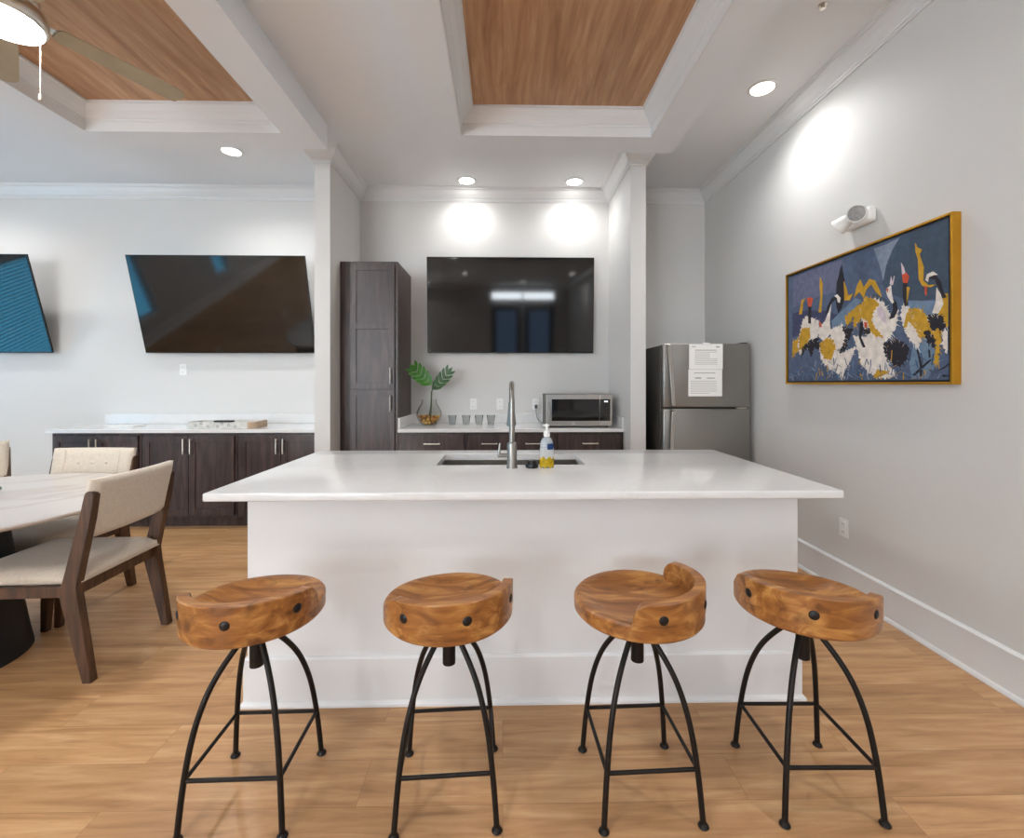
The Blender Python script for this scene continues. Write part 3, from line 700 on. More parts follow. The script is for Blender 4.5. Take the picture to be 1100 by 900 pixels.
s = thing('leafy_cutting', 'two split-leaf green stems standing in the round glass vase', 'plant', (-0.735, 4.56, 0.95))
def W(x, z, y=0.0): return (x + 0.735, y, z - 0.95)
for nm, b, tp, wd, m, dr, sd in (('leaf', W(-0.70, 1.305), W(-0.925, 1.525, -0.03), 0.085, M_LEAF, 0.05, 1), ('leaf', W(-0.71, 1.255), W(-0.505, 1.495, 0.02), 0.07, M_LEAFD, 0.03, -1)):
    o = split_leaf(nm, b, tp, wd, m, dr, sd); o.parent = s
for a, b in (((-0.01, 0.0, -0.005), W(-0.70, 1.31)), ((0.012, 0.0, -0.005), W(-0.71, 1.26)), ((0.0, 0.01, -0.005), W(-0.715, 1.25, 0.01))):
    bm = NB(); tube(bm, spline([a, ((a[0] + b[0]) / 2 + 0.006, 0, (a[2] + b[2]) / 2), b], 5), 0.004, 8); obj('stem', bm, M_STEM, s, smooth=True)

# ================================================================ TELEVISIONS
def television(label, wd, ht, xc, zb, yb, tilt):
    t = thing('television', label, 'television', (xc, yb, zb), 0, 'wall-mounted televisions')
    M = Matrix.Rotation(R(tilt), 4, 'X')
    def T(bm): bm.transform(M); return bm
    bm = NB(); box(bm, -wd / 2, wd / 2, 0, 0.018, 0, ht, 0.002); box(bm, -wd / 2 + 0.12, wd / 2 - 0.12, 0.018, 0.045, 0.08, ht * 0.7, 0.006); obj('housing', T(bm), M_BLACK, t)
    bm = NB(); box(bm, -wd / 2 + 0.007, wd / 2 - 0.007, -0.0012, 0.0004, 0.012, ht - 0.007); obj('screen', T(bm), M_SCREEN, t)
    bm = NB(); p = M @ Vector((0, 0.045, ht * 0.45)); back = YF - yb - 0.001
    y0 = min(p.y - 0.01, back - 0.012)
    for s in (-1, 1): box(bm, s * 0.2 - 0.02, s * 0.2 + 0.02, y0, back, p.z - 0.10, p.z - 0.04)
    box(bm, -0.3, 0.3, back - 0.012, back, p.z - 0.16, p.z + 0.10); obj('wall_bracket', bm, M_BLACK, t)
    return t
television('big flat black television on the alcove wall above the microwave and plant', 1.742, 0.995, 0.084, 1.650, 4.782, 3.2)
television('large black television tilted down over the dark sideboard', 1.735, 0.975, -2.808, 1.645, 4.765, 15.5)
television('tilted black television cut by the left picture edge, reflecting blue blinds', 1.735, 0.975, -5.482, 1.645, 4.765, 15.5)

# ================================================================ REFRIGERATOR
t = thing('refrigerator', 'steel top-freezer refrigerator with two papers on it, right of the alcove', 'refrigerator', (1.742, 4.2, 0))
hw = 0.375; y0 = -0.35
bm = NB(); box(bm, -hw, hw, y0 + 0.075, 0.36, 0.03, 1.662, 0.004); obj('cabinet_body', bm, M_FSIDE, t)
bm = NB(); box(bm, -hw + 0.02, hw - 0.02, y0 + 0.09, 0.34, 0.0, 0.03); obj('base', bm, M_BLACK, t)
bm = NB(); box(bm, -hw, hw, y0, y0 + 0.068, 1.128, 1.672, 0.010); fd = obj('freezer_door', bm, M_FRIDGE, t, smooth=True)
bm = NB(); box(bm, -hw, hw, y0, y0 + 0.068, 0.05, 1.114, 0.010); rd = obj('fridge_door', bm, M_FRIDGE, t, smooth=True)
for par, pts in ((fd, [(-hw + 0.040, y0, 1.665), (-hw + 0.040, y0 - 0.022, 1.655), (-hw + 0.056, y0 - 0.040, 1.42), (-hw + 0.072, y0 - 0.046, 1.145), (-hw + 0.072, y0, 1.135)]),
                 (rd, [(-hw + 0.072, y0, 1.105), (-hw + 0.072, y0 - 0.046, 1.095), (-hw + 0.058, y0 - 0.042, 0.80), (-hw + 0.045, y0 - 0.03, 0.45), (-hw + 0.045, y0, 0.44)])):
    bm = NB(); P = [Vector(p) for p in pts]
    rows = []
    for i, p in enumerate(P):
        rows.append([bm.verts.new(p + Vector((dx, dy, 0))) for dx, dy in ((-0.014, 0.004), (0.014, 0.004), (0.014, -0.008), (-0.014, -0.008))])
    for A, B in zip(rows, rows[1:]):
        for k in range(4): bm.faces.new((A[k], A[(k + 1) % 4], B[(k + 1) % 4], B[k]))
    bm.faces.new(rows[0]); bm.faces.new(rows[-1]); bmesh.ops.recalc_face_normals(bm, faces=bm.faces[:])
    bmesh.ops.bevel(bm, geom=[e for e in bm.edges if abs((e.verts[0].co - e.verts[1].co).normalized().z) > 0.7], offset=0.003, segments=2, affect='EDGES')
    obj('handle', bm, M_STEEL, par, smooth=True)
bm = NB(); box(bm, hw - 0.115, hw - 0.03, y0 + 0.004, y0 + 0.03, 1.1155, 1.1265); obj('hinge_trim', bm, M_NICKEL, t)
bm = NB(); box(bm, hw - 0.07, hw - 0.02, y0 + 0.01, y0 + 0.10, 1.6725, 1.682, 0.002); obj('hinge_cap', bm, M_FSIDE, t)
def sheet(label, x0, x1, z0, z1, rot, lines):
    t = thing('paper_notice', label, 'paper', ((x0 + x1) / 2, 3.8485, z0), 0, 'printed papers on the refrigerator')
    wd = x1 - x0; ht = z1 - z0
    bm = NB(); box(bm, -wd / 2, wd / 2, -0.0008, 0.0, 0, ht); bm.transform(Matrix.Rotation(R(rot), 4, 'Y')); obj('page', bm, M_PAPER, t)
    bm = NB()
    for a, b, z, hh in lines: box(bm, -wd / 2 + a * wd, -wd / 2 + b * wd, -0.0012, -0.0009, z * ht, z * ht + hh)
    bm.transform(Matrix.Rotation(R(rot), 4, 'Y')); obj('print', bm, M_PRINT, t)
    return t
ln = [(0.17, 0.82, 0.74, 0.006)] + [(0.17, 0.62 if i in (1, 2, 3) else 0.84, 0.67 - 0.068 * i, 0.0035) for i in range(8)] + [(0.08, 0.2, 0.88, 0.006), (0.80, 0.90, 0.86, 0.012)]
sheet('white printed sheet with small grey text, the upper one on the refrigerator', 1.588, 1.878, 1.452, 1.668, 0, ln)
ln = [(0.17, 0.80, 0.86, 0.006), (0.2, 0.38, 0.66, 0.010), (0.55, 0.78, 0.66, 0.008)] + [(0.06, 0.62 if i == 6 else 0.84, 0.56 - 0.075 * i, 0.0035) for i in range(7)]
sheet('white printed sheet with small grey text, the lower one on the refrigerator', 1.582, 1.872, 1.222, 1.450, 0, ln)
bm = NB(); box(bm, -0.03, 0.03, -0.006, 0, -0.008, 0.012, 0.002); o = obj('magnet_clip', bm, M_WHITE, None, loc=(1.735, 3.8475, 1.6655)); tag(o, 'small white clip at the top of the papers on the refrigerator', 'clip')

# ================================================================ PICTURE AND EMERGENCY LIGHT ON THE RIGHT WALL
ART = [
 ('slate',0,[(0.4,0.556),(0.386,0.651),(0.332,0.739),(0.286,0.781),(0.126,0.792),(-0.003,0.796),(-0.005,0.414),(0.061,0.412),(0.148,0.421),(0.243,0.438),(0.345,0.493)]),
 ('haze',0,[(0.457,0.774),(0.372,0.774),(0.29,0.782),(0.332,0.733),(0.372,0.659),(0.393,0.572),(0.414,0.658)]),
 ('violet',0,[(1.185,0.78),(0.901,0.783),(0.705,0.782),(0.696,0.692),(0.749,0.586),(0.901,0.589),(1.047,0.573),(1.185,0.552)]),
 ('indigo',0,[(1.189,0.515),(1.047,0.515),(0.861,0.482),(0.745,0.44),(0.705,0.395),(0.861,0.362),(1.026,0.353),(1.189,0.34)]),
 ('sky',0,[(0.243,0.438),(0.148,0.418),(0.061,0.405),(0.019,0.389),(-0.007,0.277),(0.082,0.268),(0.183,0.323),(0.243,0.375)]),
 ('sky',0,[(0.194,0.239),(0.126,0.232),(0.061,0.125),(0.126,0.025),(0.218,0.026),(0.23,0.113)]),
 ('sky',0,[(0.795,0.407),(0.679,0.469),(0.595,0.517),(0.547,0.496),(0.628,0.41),(0.679,0.353),(0.785,0.353)]),
 ('ink',0,[(0.705,0.752),(0.682,0.65),(0.675,0.545),(0.705,0.473),(0.735,0.445),(0.756,0.521),(0.749,0.639)]),
 ('slate',0,[(0.472,0.518),(0.4,0.492),(0.352,0.449),(0.345,0.391),(0.4,0.446),(0.457,0.479)]),
 ('gold',0,[(0.055,0.434),(-0.007,0.43),(-0.007,0.265),(0.05,0.28),(0.082,0.309),(0.061,0.367)]),
 ('gold',1,[(1.189,0.31),(1.103,0.332),(1.115,0.244),(1.189,0.196)]),
 ('white',1,[(1.074,0.446),(1.036,0.473),(0.983,0.455),(0.917,0.424),(0.905,0.353),(0.941,0.294),(1.03,0.252),(1.103,0.206),(1.133,0.275),(1.103,0.376)]),
 ('gold',1,[(1.087,0.389),(1.008,0.391),(0.996,0.321),(1.043,0.253),(1.115,0.244),(1.115,0.333)]),
 ('ink',1,[(1.0,0.3),(0.917,0.313),(0.905,0.228),(0.962,0.246),(0.983,0.184),(1.03,0.252),(1.092,0.19),(1.078,0.256)]),
 ('ink',0,[(1.017,0.546),(0.987,0.541),(0.989,0.413),(1.017,0.421)]),
 ('red',0,[(1.03,0.596),(1.0,0.599),(0.968,0.585),(0.987,0.531),(1.017,0.536)]),
 ('white',0,[(0.917,0.369),(0.852,0.415),(0.795,0.515),(0.808,0.409),(0.8,0.328),(0.861,0.28),(0.909,0.312)]),
 ('red',0,[(0.909,0.423),(0.889,0.404),(0.881,0.375),(0.901,0.38)]),
 ('ink',0,[(0.846,0.455),(0.831,0.507),(0.793,0.552),(0.745,0.564),(0.717,0.54),(0.724,0.502),(0.745,0.509),(0.753,0.539),(0.793,0.522),(0.819,0.465)]),
 ('white',0,[(0.767,0.563),(0.742,0.569),(0.713,0.54),(0.72,0.51),(0.738,0.518),(0.745,0.546)]),
 ('white',1,[(0.808,0.349),(0.696,0.37),(0.658,0.299),(0.685,0.225),(0.753,0.217),(0.797,0.287)]),
 ('ink',1,[(0.703,0.356),(0.615,0.332),(0.641,0.285),(0.661,0.223),(0.735,0.169),(0.745,0.19),(0.692,0.238),(0.672,0.301)]),
 ('white',1,[(0.905,0.242),(0.808,0.302),(0.72,0.188),(0.592,0.222),(0.628,0.144),(0.682,0.083),(0.696,0.021),(0.745,0.069),(0.823,0.1),(0.889,0.158)]),
 ('gold',1,[(0.905,0.267),(0.842,0.298),(0.778,0.285),(0.756,0.23),(0.793,0.155),(0.85,0.162),(0.893,0.213)]),
 ('gold',1,[(0.56,0.474),(0.679,0.417),(0.661,0.351),(0.611,0.407),(0.603,0.331),(0.56,0.375),(0.486,0.461)]),
 ('white',1,[(0.56,0.449),(0.517,0.488),(0.457,0.489),(0.391,0.456),(0.356,0.392),(0.332,0.344),(0.295,0.4),(0.312,0.296),(0.365,0.239),(0.457,0.228),(0.509,0.283),(0.54,0.372)]),
 ('gold',1,[(0.56,0.449),(0.517,0.507),(0.457,0.485),(0.417,0.449),(0.457,0.42),(0.472,0.363),(0.439,0.311),(0.394,0.259),(0.425,0.244),(0.479,0.304),(0.504,0.367),(0.541,0.391)]),
 ('pale',0,[(0.435,0.428),(0.4,0.434),(0.372,0.372),(0.365,0.325),(0.4,0.353),(0.425,0.38)]),
 ('white',1,[(0.611,0.294),(0.56,0.276),(0.501,0.275),(0.414,0.261),(0.359,0.21),(0.372,0.119),(0.312,0.055),(0.345,0.03),(0.403,0.03),(0.486,0.059),(0.551,0.122),(0.576,0.204)]),
 ('ink',1,[(0.391,0.222),(0.319,0.243),(0.277,0.225),(0.23,0.189),(0.243,0.133),(0.285,0.091),(0.359,0.119),(0.378,0.166)]),
 ('gold',1,[(0.457,0.04),(0.428,0.087),(0.414,0.075),(0.345,0.073),(0.372,0.056),(0.442,0.028)]),
 ('ink',0,[(0.557,0.362),(0.535,0.372),(0.532,0.322),(0.547,0.275),(0.514,0.213),(0.535,0.213),(0.566,0.277)]),
 ('ink',1,[(0.535,0.318),(0.486,0.322),(0.48,0.292),(0.52,0.287)]),
 ('red',0,[(0.526,0.363),(0.501,0.357),(0.504,0.321),(0.523,0.331)]),
 ('ink',0,[(0.334,0.471),(0.308,0.441),(0.298,0.395),(0.319,0.359),(0.353,0.352),(0.34,0.379),(0.327,0.41)]),
 ('white',0,[(0.367,0.529),(0.34,0.54),(0.334,0.48),(0.321,0.443),(0.332,0.436),(0.361,0.479),(0.372,0.51)]),
 ('red',0,[(0.372,0.524),(0.356,0.529),(0.361,0.499)]),
 ('pale',0,[(0.348,0.546),(0.34,0.588),(0.332,0.551),(0.321,0.587),(0.317,0.582),(0.329,0.537)]),
 ('pale',0,[(0.277,0.646),(0.262,0.62),(0.252,0.584),(0.27,0.58)]),
 ('red',0,[(0.271,0.58),(0.245,0.585),(0.229,0.559),(0.24,0.527),(0.265,0.537)]),
 ('ink',0,[(0.265,0.534),(0.238,0.528),(0.243,0.484),(0.235,0.412),(0.255,0.41),(0.267,0.467)]),
 ('gold',0,[(0.243,0.511),(0.225,0.502),(0.235,0.461),(0.243,0.418)]),
 ('white',1,[(0.274,0.413),(0.23,0.403),(0.194,0.303),(0.157,0.225),(0.177,0.184),(0.216,0.22),(0.255,0.278),(0.277,0.358)]),
 ('gold',1,[(0.233,0.395),(0.165,0.379),(0.108,0.323),(0.059,0.262),(0.086,0.218),(0.126,0.243),(0.171,0.237),(0.201,0.299),(0.235,0.33)]),
 ('gold',0,[(0.243,0.375),(0.228,0.351),(0.24,0.298),(0.262,0.294)]),
 ('ink',1,[(0.146,0.263),(0.117,0.266),(0.082,0.218),(0.088,0.177),(0.119,0.2)]),
 ('white',0,[(0.078,0.471),(0.052,0.425),(0.044,0.384),(0.069,0.342),(0.101,0.349),(0.082,0.401)]),
 ('ink',0,[(0.119,0.533),(0.086,0.54),(0.059,0.499),(0.044,0.444),(0.028,0.415),(0.048,0.412),(0.065,0.464),(0.086,0.511),(0.112,0.521)]),
 ('white',0,[(0.137,0.521),(0.128,0.548),(0.097,0.555),(0.071,0.532),(0.093,0.535),(0.119,0.531),(0.123,0.509)]),
 ('gold',0,[(0.194,0.725),(0.183,0.7),(0.155,0.68),(0.169,0.659),(0.146,0.59),(0.148,0.521),(0.121,0.492),(0.082,0.488),(0.108,0.479),(0.153,0.495),(0.173,0.533),(0.178,0.638),(0.191,0.68)]),
 ('red',0,[(0.141,0.493),(0.128,0.49),(0.132,0.441),(0.139,0.452)]),
 ('ink',1,[(0.126,0.34),(0.093,0.345),(0.048,0.324),(0.032,0.282),(0.057,0.249),(0.104,0.271),(0.119,0.308)]),
 ('gold',1,[(0.082,0.268),(0.05,0.255),(0.065,0.165),(0.069,0.097),(0.093,0.096),(0.08,0.167)]),
 ('white',1,[(0.05,0.245),(0.019,0.251),(0.004,0.2),(0.025,0.143),(0.044,0.184)]),
 ('ink',1,[(0.024,0.271),(-0.007,0.258),(-0.007,0.164),(0.013,0.162),(0.007,0.21)]),
 ('gold',0,[(1.115,0.496),(1.087,0.592),(1.043,0.602),(1.069,0.577),(1.083,0.494)]),
 ('gold',0,[(0.897,0.713),(0.873,0.666),(0.877,0.57),(0.889,0.476),(0.913,0.482),(0.893,0.587),(0.901,0.658)]),
 ('gold',0,[(0.685,0.638),(0.665,0.595),(0.648,0.54),(0.611,0.548),(0.635,0.51),(0.679,0.518)]),
 ('gold',0,[(0.602,0.521),(0.576,0.593),(0.554,0.618),(0.529,0.566),(0.486,0.607),(0.448,0.589),(0.414,0.523),(0.403,0.486),(0.442,0.524),(0.472,0.573),(0.511,0.55),(0.529,0.505),(0.56,0.548)]),
 ('ink',0,[(0.185,0.174),(0.178,0.176),(0.155,0.099),(0.157,0.034),(0.166,0.036),(0.166,0.089)]),
 ('ink',0,[(0.209,0.045),(0.126,0.112),(0.106,0.123),(0.108,0.115),(0.194,0.041)]),
 ('ink',0,[(0.078,0.059),(0.03,0.087),(-0.007,0.096),(-0.007,0.088),(0.04,0.074)]),
 ('ink',0,[(0.121,0.17),(0.114,0.169),(0.11,0.132),(0.117,0.128)]),
 ('ink',0,[(0.052,0.038),(0.04,0.044),(0.03,0.038),(0.013,0.041),(0.013,0.035),(0.04,0.032)]),
]

t = thing('framed_painting', 'wide gold-framed painting of cranes in blue, white and ochre on the right wall', 'painting', (XR, 2.112, 1.330))
AW, AH = 1.256, 0.810
dep = 0.045
bm = NB(); fw = 0.012
box(bm, -dep, -0.001, -0.006, fw - 0.006, -0.004, AH + 0.004, 0.0015); box(bm, -dep, -0.001, AW - fw + 0.006, AW + 0.006, -0.004, AH + 0.004, 0.0015)
box(bm, -dep, -0.001, fw - 0.006, AW - fw + 0.006, -0.004, fw - 0.004, 0.0015); box(bm, -dep, -0.001, fw - 0.006, AW - fw + 0.006, AH - fw + 0.004, AH + 0.004, 0.0015)
obj('frame', bm, M_GOLD, t)
i0 = 0.007
bm = NB(); box(bm, -0.036, -0.002, i0, AW - i0, i0, AH - i0); obj('inner_border', bm, M_BLACK, t)
i1 = 0.019
PAINT = {'slate': (66, 82, 100), 'haze': (134, 146, 164), 'violet': (104, 108, 134), 'indigo': (66, 70, 100), 'sky': (110, 132, 156), 'ink': (38, 36, 44), 'gold': (196, 150, 40), 'white': (226, 216, 206), 'red': (206, 84, 54), 'pale': (208, 190, 196), 'base': (84, 98, 124)}
PK = list(PAINT)
PM = [mat('paint_' + k_, PAINT[k_], 0.75, var=0.16, vscale=26, bump=0.25, bscale=60) for k_ in PK]
bm = NB(); box(bm, -0.0375, -0.030, i1, AW - i1, i1, AH - i1, mi=PK.index('base')); rnd = random.Random(5)
for n_, (nm, jag, pts) in enumerate(ART):
    q = []
    for i in range(len(pts)):
        a, b = Vector(pts[i]), Vector(pts[(i + 1) % len(pts)])
        q.append(a); ln_ = (b - a).length; k_ = max(1, int(ln_ / (0.011 if jag else 0.03)))
        nr = Vector((b.y - a.y, a.x - b.x)).normalized() if ln_ > 0 else Vector((0, 0))
        for j in range(1, k_):
            q.append(a.lerp(b, j / k_) + nr * ((0.009 if j % 2 else -0.006) * rnd.random() if jag else 0.0015 * (rnd.random() - 0.5)))
    q = [(min(max(p.x, i1 + 0.001), AW - i1 - 0.001), min(max(p.y, i1 + 0.001), AH - i1 - 0.001)) for p in q]
    x1_ = -0.0376 - 0.00005 * n_ - 0.0003
    prism(bm, q, 'x', x1_, -0.0372, PK.index(nm))
    if jag:                                  # feathery strokes along the painted edges
        for i in range(0, len(q), 1):
            a = Vector(q[i]); b = Vector(q[(i + 1) % len(q)]); cdir = (b - a)
            if cdir.length < 1e-4: continue
            cen = sum((Vector(v_) for v_ in q), Vector((0, 0))) / len(q); out = (a - cen).normalized()
            if rnd.random() < 0.35: continue
            l_ = (0.006 + 0.018 * rnd.random()) * (0.8 if nm == 'ink' else 1); sgn = 1 if rnd.random() < 0.6 else -1
            tip = a + out * l_ * sgn + Vector((-0.004, -0.006)); wv = cdir.normalized() * 0.0022
            P_ = [a - wv, a + wv, tip]
            if not all(i1 < v_.x < AW - i1 and i1 < v_.y < AH - i1 for v_ in P_): continue
            kk = PK.index(nm) if sgn > 0 else PK.index(rnd.choice(('pale', 'ink', 'gold') if nm == 'white' else ('white', 'pale') if nm == 'ink' else ('white', 'gold', 'ink')))
            prism(bm, [tuple(v_) for v_ in P_], 'x', x1_ - 0.0001, -0.0372, kk)
# loose dry-brush strokes
for i in range(150):
    k_ = rnd.choice(('base', 'gold', 'slate', 'sky', 'haze', 'base'))
    y, z = i1 + 0.03 + rnd.random() * (AW - 0.12), 0.022 + rnd.random() ** 2 * 0.10
    l_ = 0.015 + rnd.random() * 0.05; a = R(rnd.choice((20, 60, 80, 100, 150)) + rnd.random() * 20); w_ = 0.0015
    dy, dz = math.cos(a) * l_, abs(math.sin(a)) * l_
    if not (i1 < y + dy < AW - i1): continue
    prism(bm, [(y - w_, z), (y + w_, z), (y + dy + w_, z + dz), (y + dy - w_, z + dz)], 'x', -0.0412 - 0.000005 * i, -0.0372, PK.index(k_))
obj('canvas', bm, PM, t)

t = thing('emergency_light', 'white two-headed emergency light on the right wall above the painting', 'light', (XR, 2.69, 2.318))
bm = NB(); box(bm, -0.05, -0.001, -0.105, 0.105, -0.045, 0.045, 0.018); obj('housing', bm, M_WHITE, t, smooth=True)
for s, rot in ((-1, (R(-90), R(-50))), (1, (R(-90), R(75)))):
    bm = NB(); lathe(bm, [(0.0, -0.075), (0.022, -0.072), (0.036, -0.05), (0.044, -0.01), (0.050, 0.0), (0.050, 0.012), (0.045, 0.012), (0.043, 0.004), (0.0, 0.003)], 28, closed=True)
    d = Vector((-0.75, -0.62, -0.22)) if s < 0 else Vector((-0.42, 0.75, -0.55))
    d.normalize(); q = Vector((0, 0, 1)).rotation_difference(d).to_matrix().to_4x4()
    pos = Vector((-0.085, -0.055 if s < 0 else 0.085, 0.012 if s < 0 else -0.015))
    bm.transform(Matrix.Translation(pos) @ q); hd = obj('lamp_head', bm, M_WHITE, t, smooth=True)
    bm = NB(); lathe(bm, [(0.0, 0.0095), (0.035, 0.0085), (0.0435, 0.006), (0.0435, 0.003)], 24, closed=True); bm.transform(Matrix.Translation(pos) @ q)
    obj('lens', bm, mat('lamp_reflector_%d' % s, (150, 148, 146), 0.35, var=0.25, vscale=60), hd, smooth=True)

# ================================================================ CEILING LIGHTS
def downlight(label, x, y, z=CZ, power=DOWNLIGHT_W, group='round recessed ceiling lights'):
    t = thing('recessed_light', label, 'ceiling light', (x, y, z), 0, group)
    bm = NB(); lathe(bm, [(0.095, -0.0004), (0.096, -0.004), (0.090, -0.008), (0.076, -0.009), (0.072, -0.004), (0.072, -0.0004)], 32, closed=True); obj('trim_ring', bm, M_WHITE, t, smooth=True)
    bm = NB(); lathe(bm, [(0.0, -0.006), (0.071, -0.005), (0.071, -0.0004)], 28, closed=True); obj('lens', bm, M_LENS, t)
    l = bpy.data.lights.new('downlight_glow', 'SPOT'); l.energy = power; l.spot_size = R(150); l.spot_blend = 0.9; l.shadow_soft_size = 0.065; l.color = WARM
    o = bpy.data.objects.new('downlight_glow', l); COL.objects.link(o); o.parent = t; o.location = (0, 0, -0.02)
downlight('round recessed light over the dark sideboard, at left near the beam', -2.39, 4.06)
downlight('round recessed light in the alcove ceiling, the left of the two', -0.363, 4.600, power=ALCOVE_W)
downlight('round recessed light in the alcove ceiling, the right of the two', 0.727, 4.605, power=ALCOVE_W)
downlight('round recessed light near the right wall, above the painting', 1.800, 3.120, power=17.0)
for x, y, l in ((1.80, 0.6, 'above the camera by the right wall'), (-0.97, 0.2, 'added for fill overhead between the two dropped frames'), (-5.2, 4.06, 'added for fill over the far left television'), (-5.0, 1.5, 'added for fill left of the ceiling fan, near the blue windows'),
        (-0.97, -2.4, 'added for fill in the middle of the room behind the camera'), (1.8, -2.4, 'added for fill behind the camera by the right wall'), (-3.4, -2.4, 'added for fill behind the camera, past the dining table'), (-5.4, -2.4, 'added for fill behind the camera by the left windows'),
        (-2.3, -4.5, 'near the added tall windows behind the camera'), (0.6, -4.3, 'added for fill in front of the double doors behind the camera')):
    downlight('round recessed light ' + l, x, y)  # the added ones are unseen lamps that even out the room light
bm = NB(); lathe(bm, [(0.024, -0.0004), (0.024, -0.003), (0.010, -0.006), (0.008, -0.018), (0.014, -0.020), (0.014, -0.023), (0.0, -0.024)], 18); o = obj('sprinkler_head', bm, M_NICKEL, None, smooth=True, loc=(1.733, 2.43, CZ)); tag(o, 'tiny sprinkler head on the ceiling at the top right', 'sprinkler')

# ================================================================ CEILING FAN
t = thing('ceiling_fan', 'brushed nickel ceiling fan with taupe blades and round lit lens at top left', 'fan', (-2.325, 2.16, 3.364))
bm = NB(); lathe(bm, [(0.07, 0), (0.068, -0.03), (0.03, -0.05), (0.018, -0.055)], 32); obj('canopy', bm, M_NICKEL, t, smooth=True)
bm = NB(); lathe(bm, [(0.013, -0.05), (0.013, -0.17)], 16); obj('downrod', bm, M_NICKEL, t, smooth=True)
bm = NB(); lathe(bm, [(0.03, -0.16), (0.10, -0.17), (0.128, -0.20), (0.132, -0.25), (0.126, -0.262), (0.126, -0.270), (0.150, -0.278), (0.158, -0.30), (0.158, -0.340), (0.150, -0.352), (0.143, -0.354)], 48); obj('motor_housing', bm, M_NICKEL, t, smooth=True)
bm = NB(); lathe(bm, [(0.144, -0.350), (0.143, -0.360), (0.11, -0.366), (0.0, -0.370)], 48); obj('light_lens', bm, M_LENS, t, smooth=True)
for a in (62, 137, 209, 274, 337):
    a = R(a)
    bm = NB(); n = 10; top, bot = [], []
    outl = [(0.20, -0.052), (0.45, -0.062), (0.70, -0.068), (0.735, -0.062), (0.755, -0.045), (0.765, -0.02), (0.752, 0.058), (0.74, 0.066), (0.70, 0.068), (0.45, 0.060), (0.20, 0.050), (0.185, 0.03), (0.185, -0.03)]
    for Q, dz in ((top, 0.003), (bot, -0.003)):
        for x, y in outl: Q.append(bm.verts.new((x, y, dz - 0.10 * y)))
    bm.faces.new(top); bm.faces.new(bot[::-1])
    for i in range(len(outl)): bm.faces.new((top[i], top[(i + 1) % len(outl)], bot[(i + 1) % len(outl)], bot[i]))
    bmesh.ops.recalc_face_normals(bm, faces=bm.faces[:]); bm.transform(Matrix.Translation((0, 0, -0.285)) @ Matrix.Rotation(a, 4, 'Z'))
    bl = obj('blade', bm, M_BLADE, t)
    bm = NB(); prism(bm, [(0.12, -0.02), (0.19, -0.028), (0.26, -0.03), (0.28, 0), (0.26, 0.03), (0.19, 0.028), (0.12, 0.02)], 'z', 0.004, 0.009); bm.transform(Matrix.Translation((0, 0, -0.285)) @ Matrix.Rotation(a, 4, 'Z')); obj('blade_bracket', bm, M_NICKEL, bl)
bm = NB(); tube(bm, [(0.036, 0.141, -0.35), (0.036, 0.141, -0.605)], 0.0022, 6); lathe(bm, [(0.003, -0.600), (0.008, -0.606), (0.009, -0.632), (0.004, -0.636)], 12, (0.036, 0.141, 0)); obj('pull_chain', bm, M_NICKEL, t, smooth=True)
l = bpy.data.lights.new('fan_glow', 'AREA'); l.shape = 'DISK'; l.size = 0.26; l.energy = FAN_W; l.color = WARM
o = bpy.data.objects.new('fan_glow', l); COL.objects.link(o); o.parent = t; o.location = (0, 0, -0.374)

# ================================================================ DINING TABLE AND CHAIRS
TX, TY = -2.66, 2.20
t = thing('dining_table', 'round white marble dining table on a black curved panel base, cut by left edge', 'table', (TX, TY, 0))
bm = NB(); lathe(bm, [(0.0, 0.735), (0.735, 0.735), (0.755, 0.742), (0.762, 0.750), (0.762, 0.756), (0.758, 0.760), (0.0, 0.760)], 96, closed=True); obj('tabletop', bm, M_TMARBLE, t, smooth=True)
for c in (50, 230):
    bm = NB(); rows = []; n = 26; m = 10
    for i in range(n + 1):
        a = R(c - 57 + 114 * i / n); row = []
        for j in range(m + 1):
            u = j / m; z = 0.0 + 0.72 * u; r = 0.315 - 0.10 * u ** 0.9
            row.append((a, r, z))
        rows.append(row)
    def V(a, r, z): return bm.verts.new((r * math.cos(a), r * math.sin(a), z))
    O = [[V(a, r, z) for a, r, z in row] for row in rows]; I = [[V(a, r - 0.022, z) for a, r, z in row] for row in rows]
    for i in range(n):
        for j in range(m):
            bm.faces.new((O[i][j], O[i + 1][j], O[i + 1][j + 1], O[i][j + 1])); bm.faces.new((I[i][j], I[i][j + 1], I[i + 1][j + 1], I[i + 1][j]))
        bm.faces.new((O[i][0], I[i][0], I[i + 1][0], O[i + 1][0])); bm.faces.new((O[i][m], O[i + 1][m], I[i + 1][m], I[i][m]))
    for j in range(m):
        bm.faces.new((O[0][j], O[0][j + 1], I[0][j + 1], I[0][j])); bm.faces.new((O[n][j], I[n][j], I[n][j + 1], O[n][j + 1]))
    bmesh.ops.recalc_face_normals(bm, faces=bm.faces[:]); obj('base_panel', bm, M_TBLACK, t, smooth=True)
bm = NB(); lathe(bm, [(0.20, 0.715), (0.20, 0.7345)], 40); obj('top_plate', bm, M_TBLACK, t)
bm = NB(); box(bm, -0.275, 0.275, -0.02, 0.02, 0.04, 0.10); bm.transform(Matrix.Rotation(R(-40 + 90), 4, 'Z')); obj('cross_bar', bm, M_TBLACK, t)
bm = NB(); lathe(bm, [(0.0, 0.0), (0.07, 0.0), (0.105, 0.018), (0.108, 0.026), (0.100, 0.024), (0.066, 0.008), (0.0, 0.007)], 36, closed=True)
o = obj('shallow_bowl', bm, M_BLACK, None, smooth=True, loc=(-2.695, 2.36, 0.7605)); tag(o, 'small dark bowl on the marble table at the left picture edge', 'bowl')

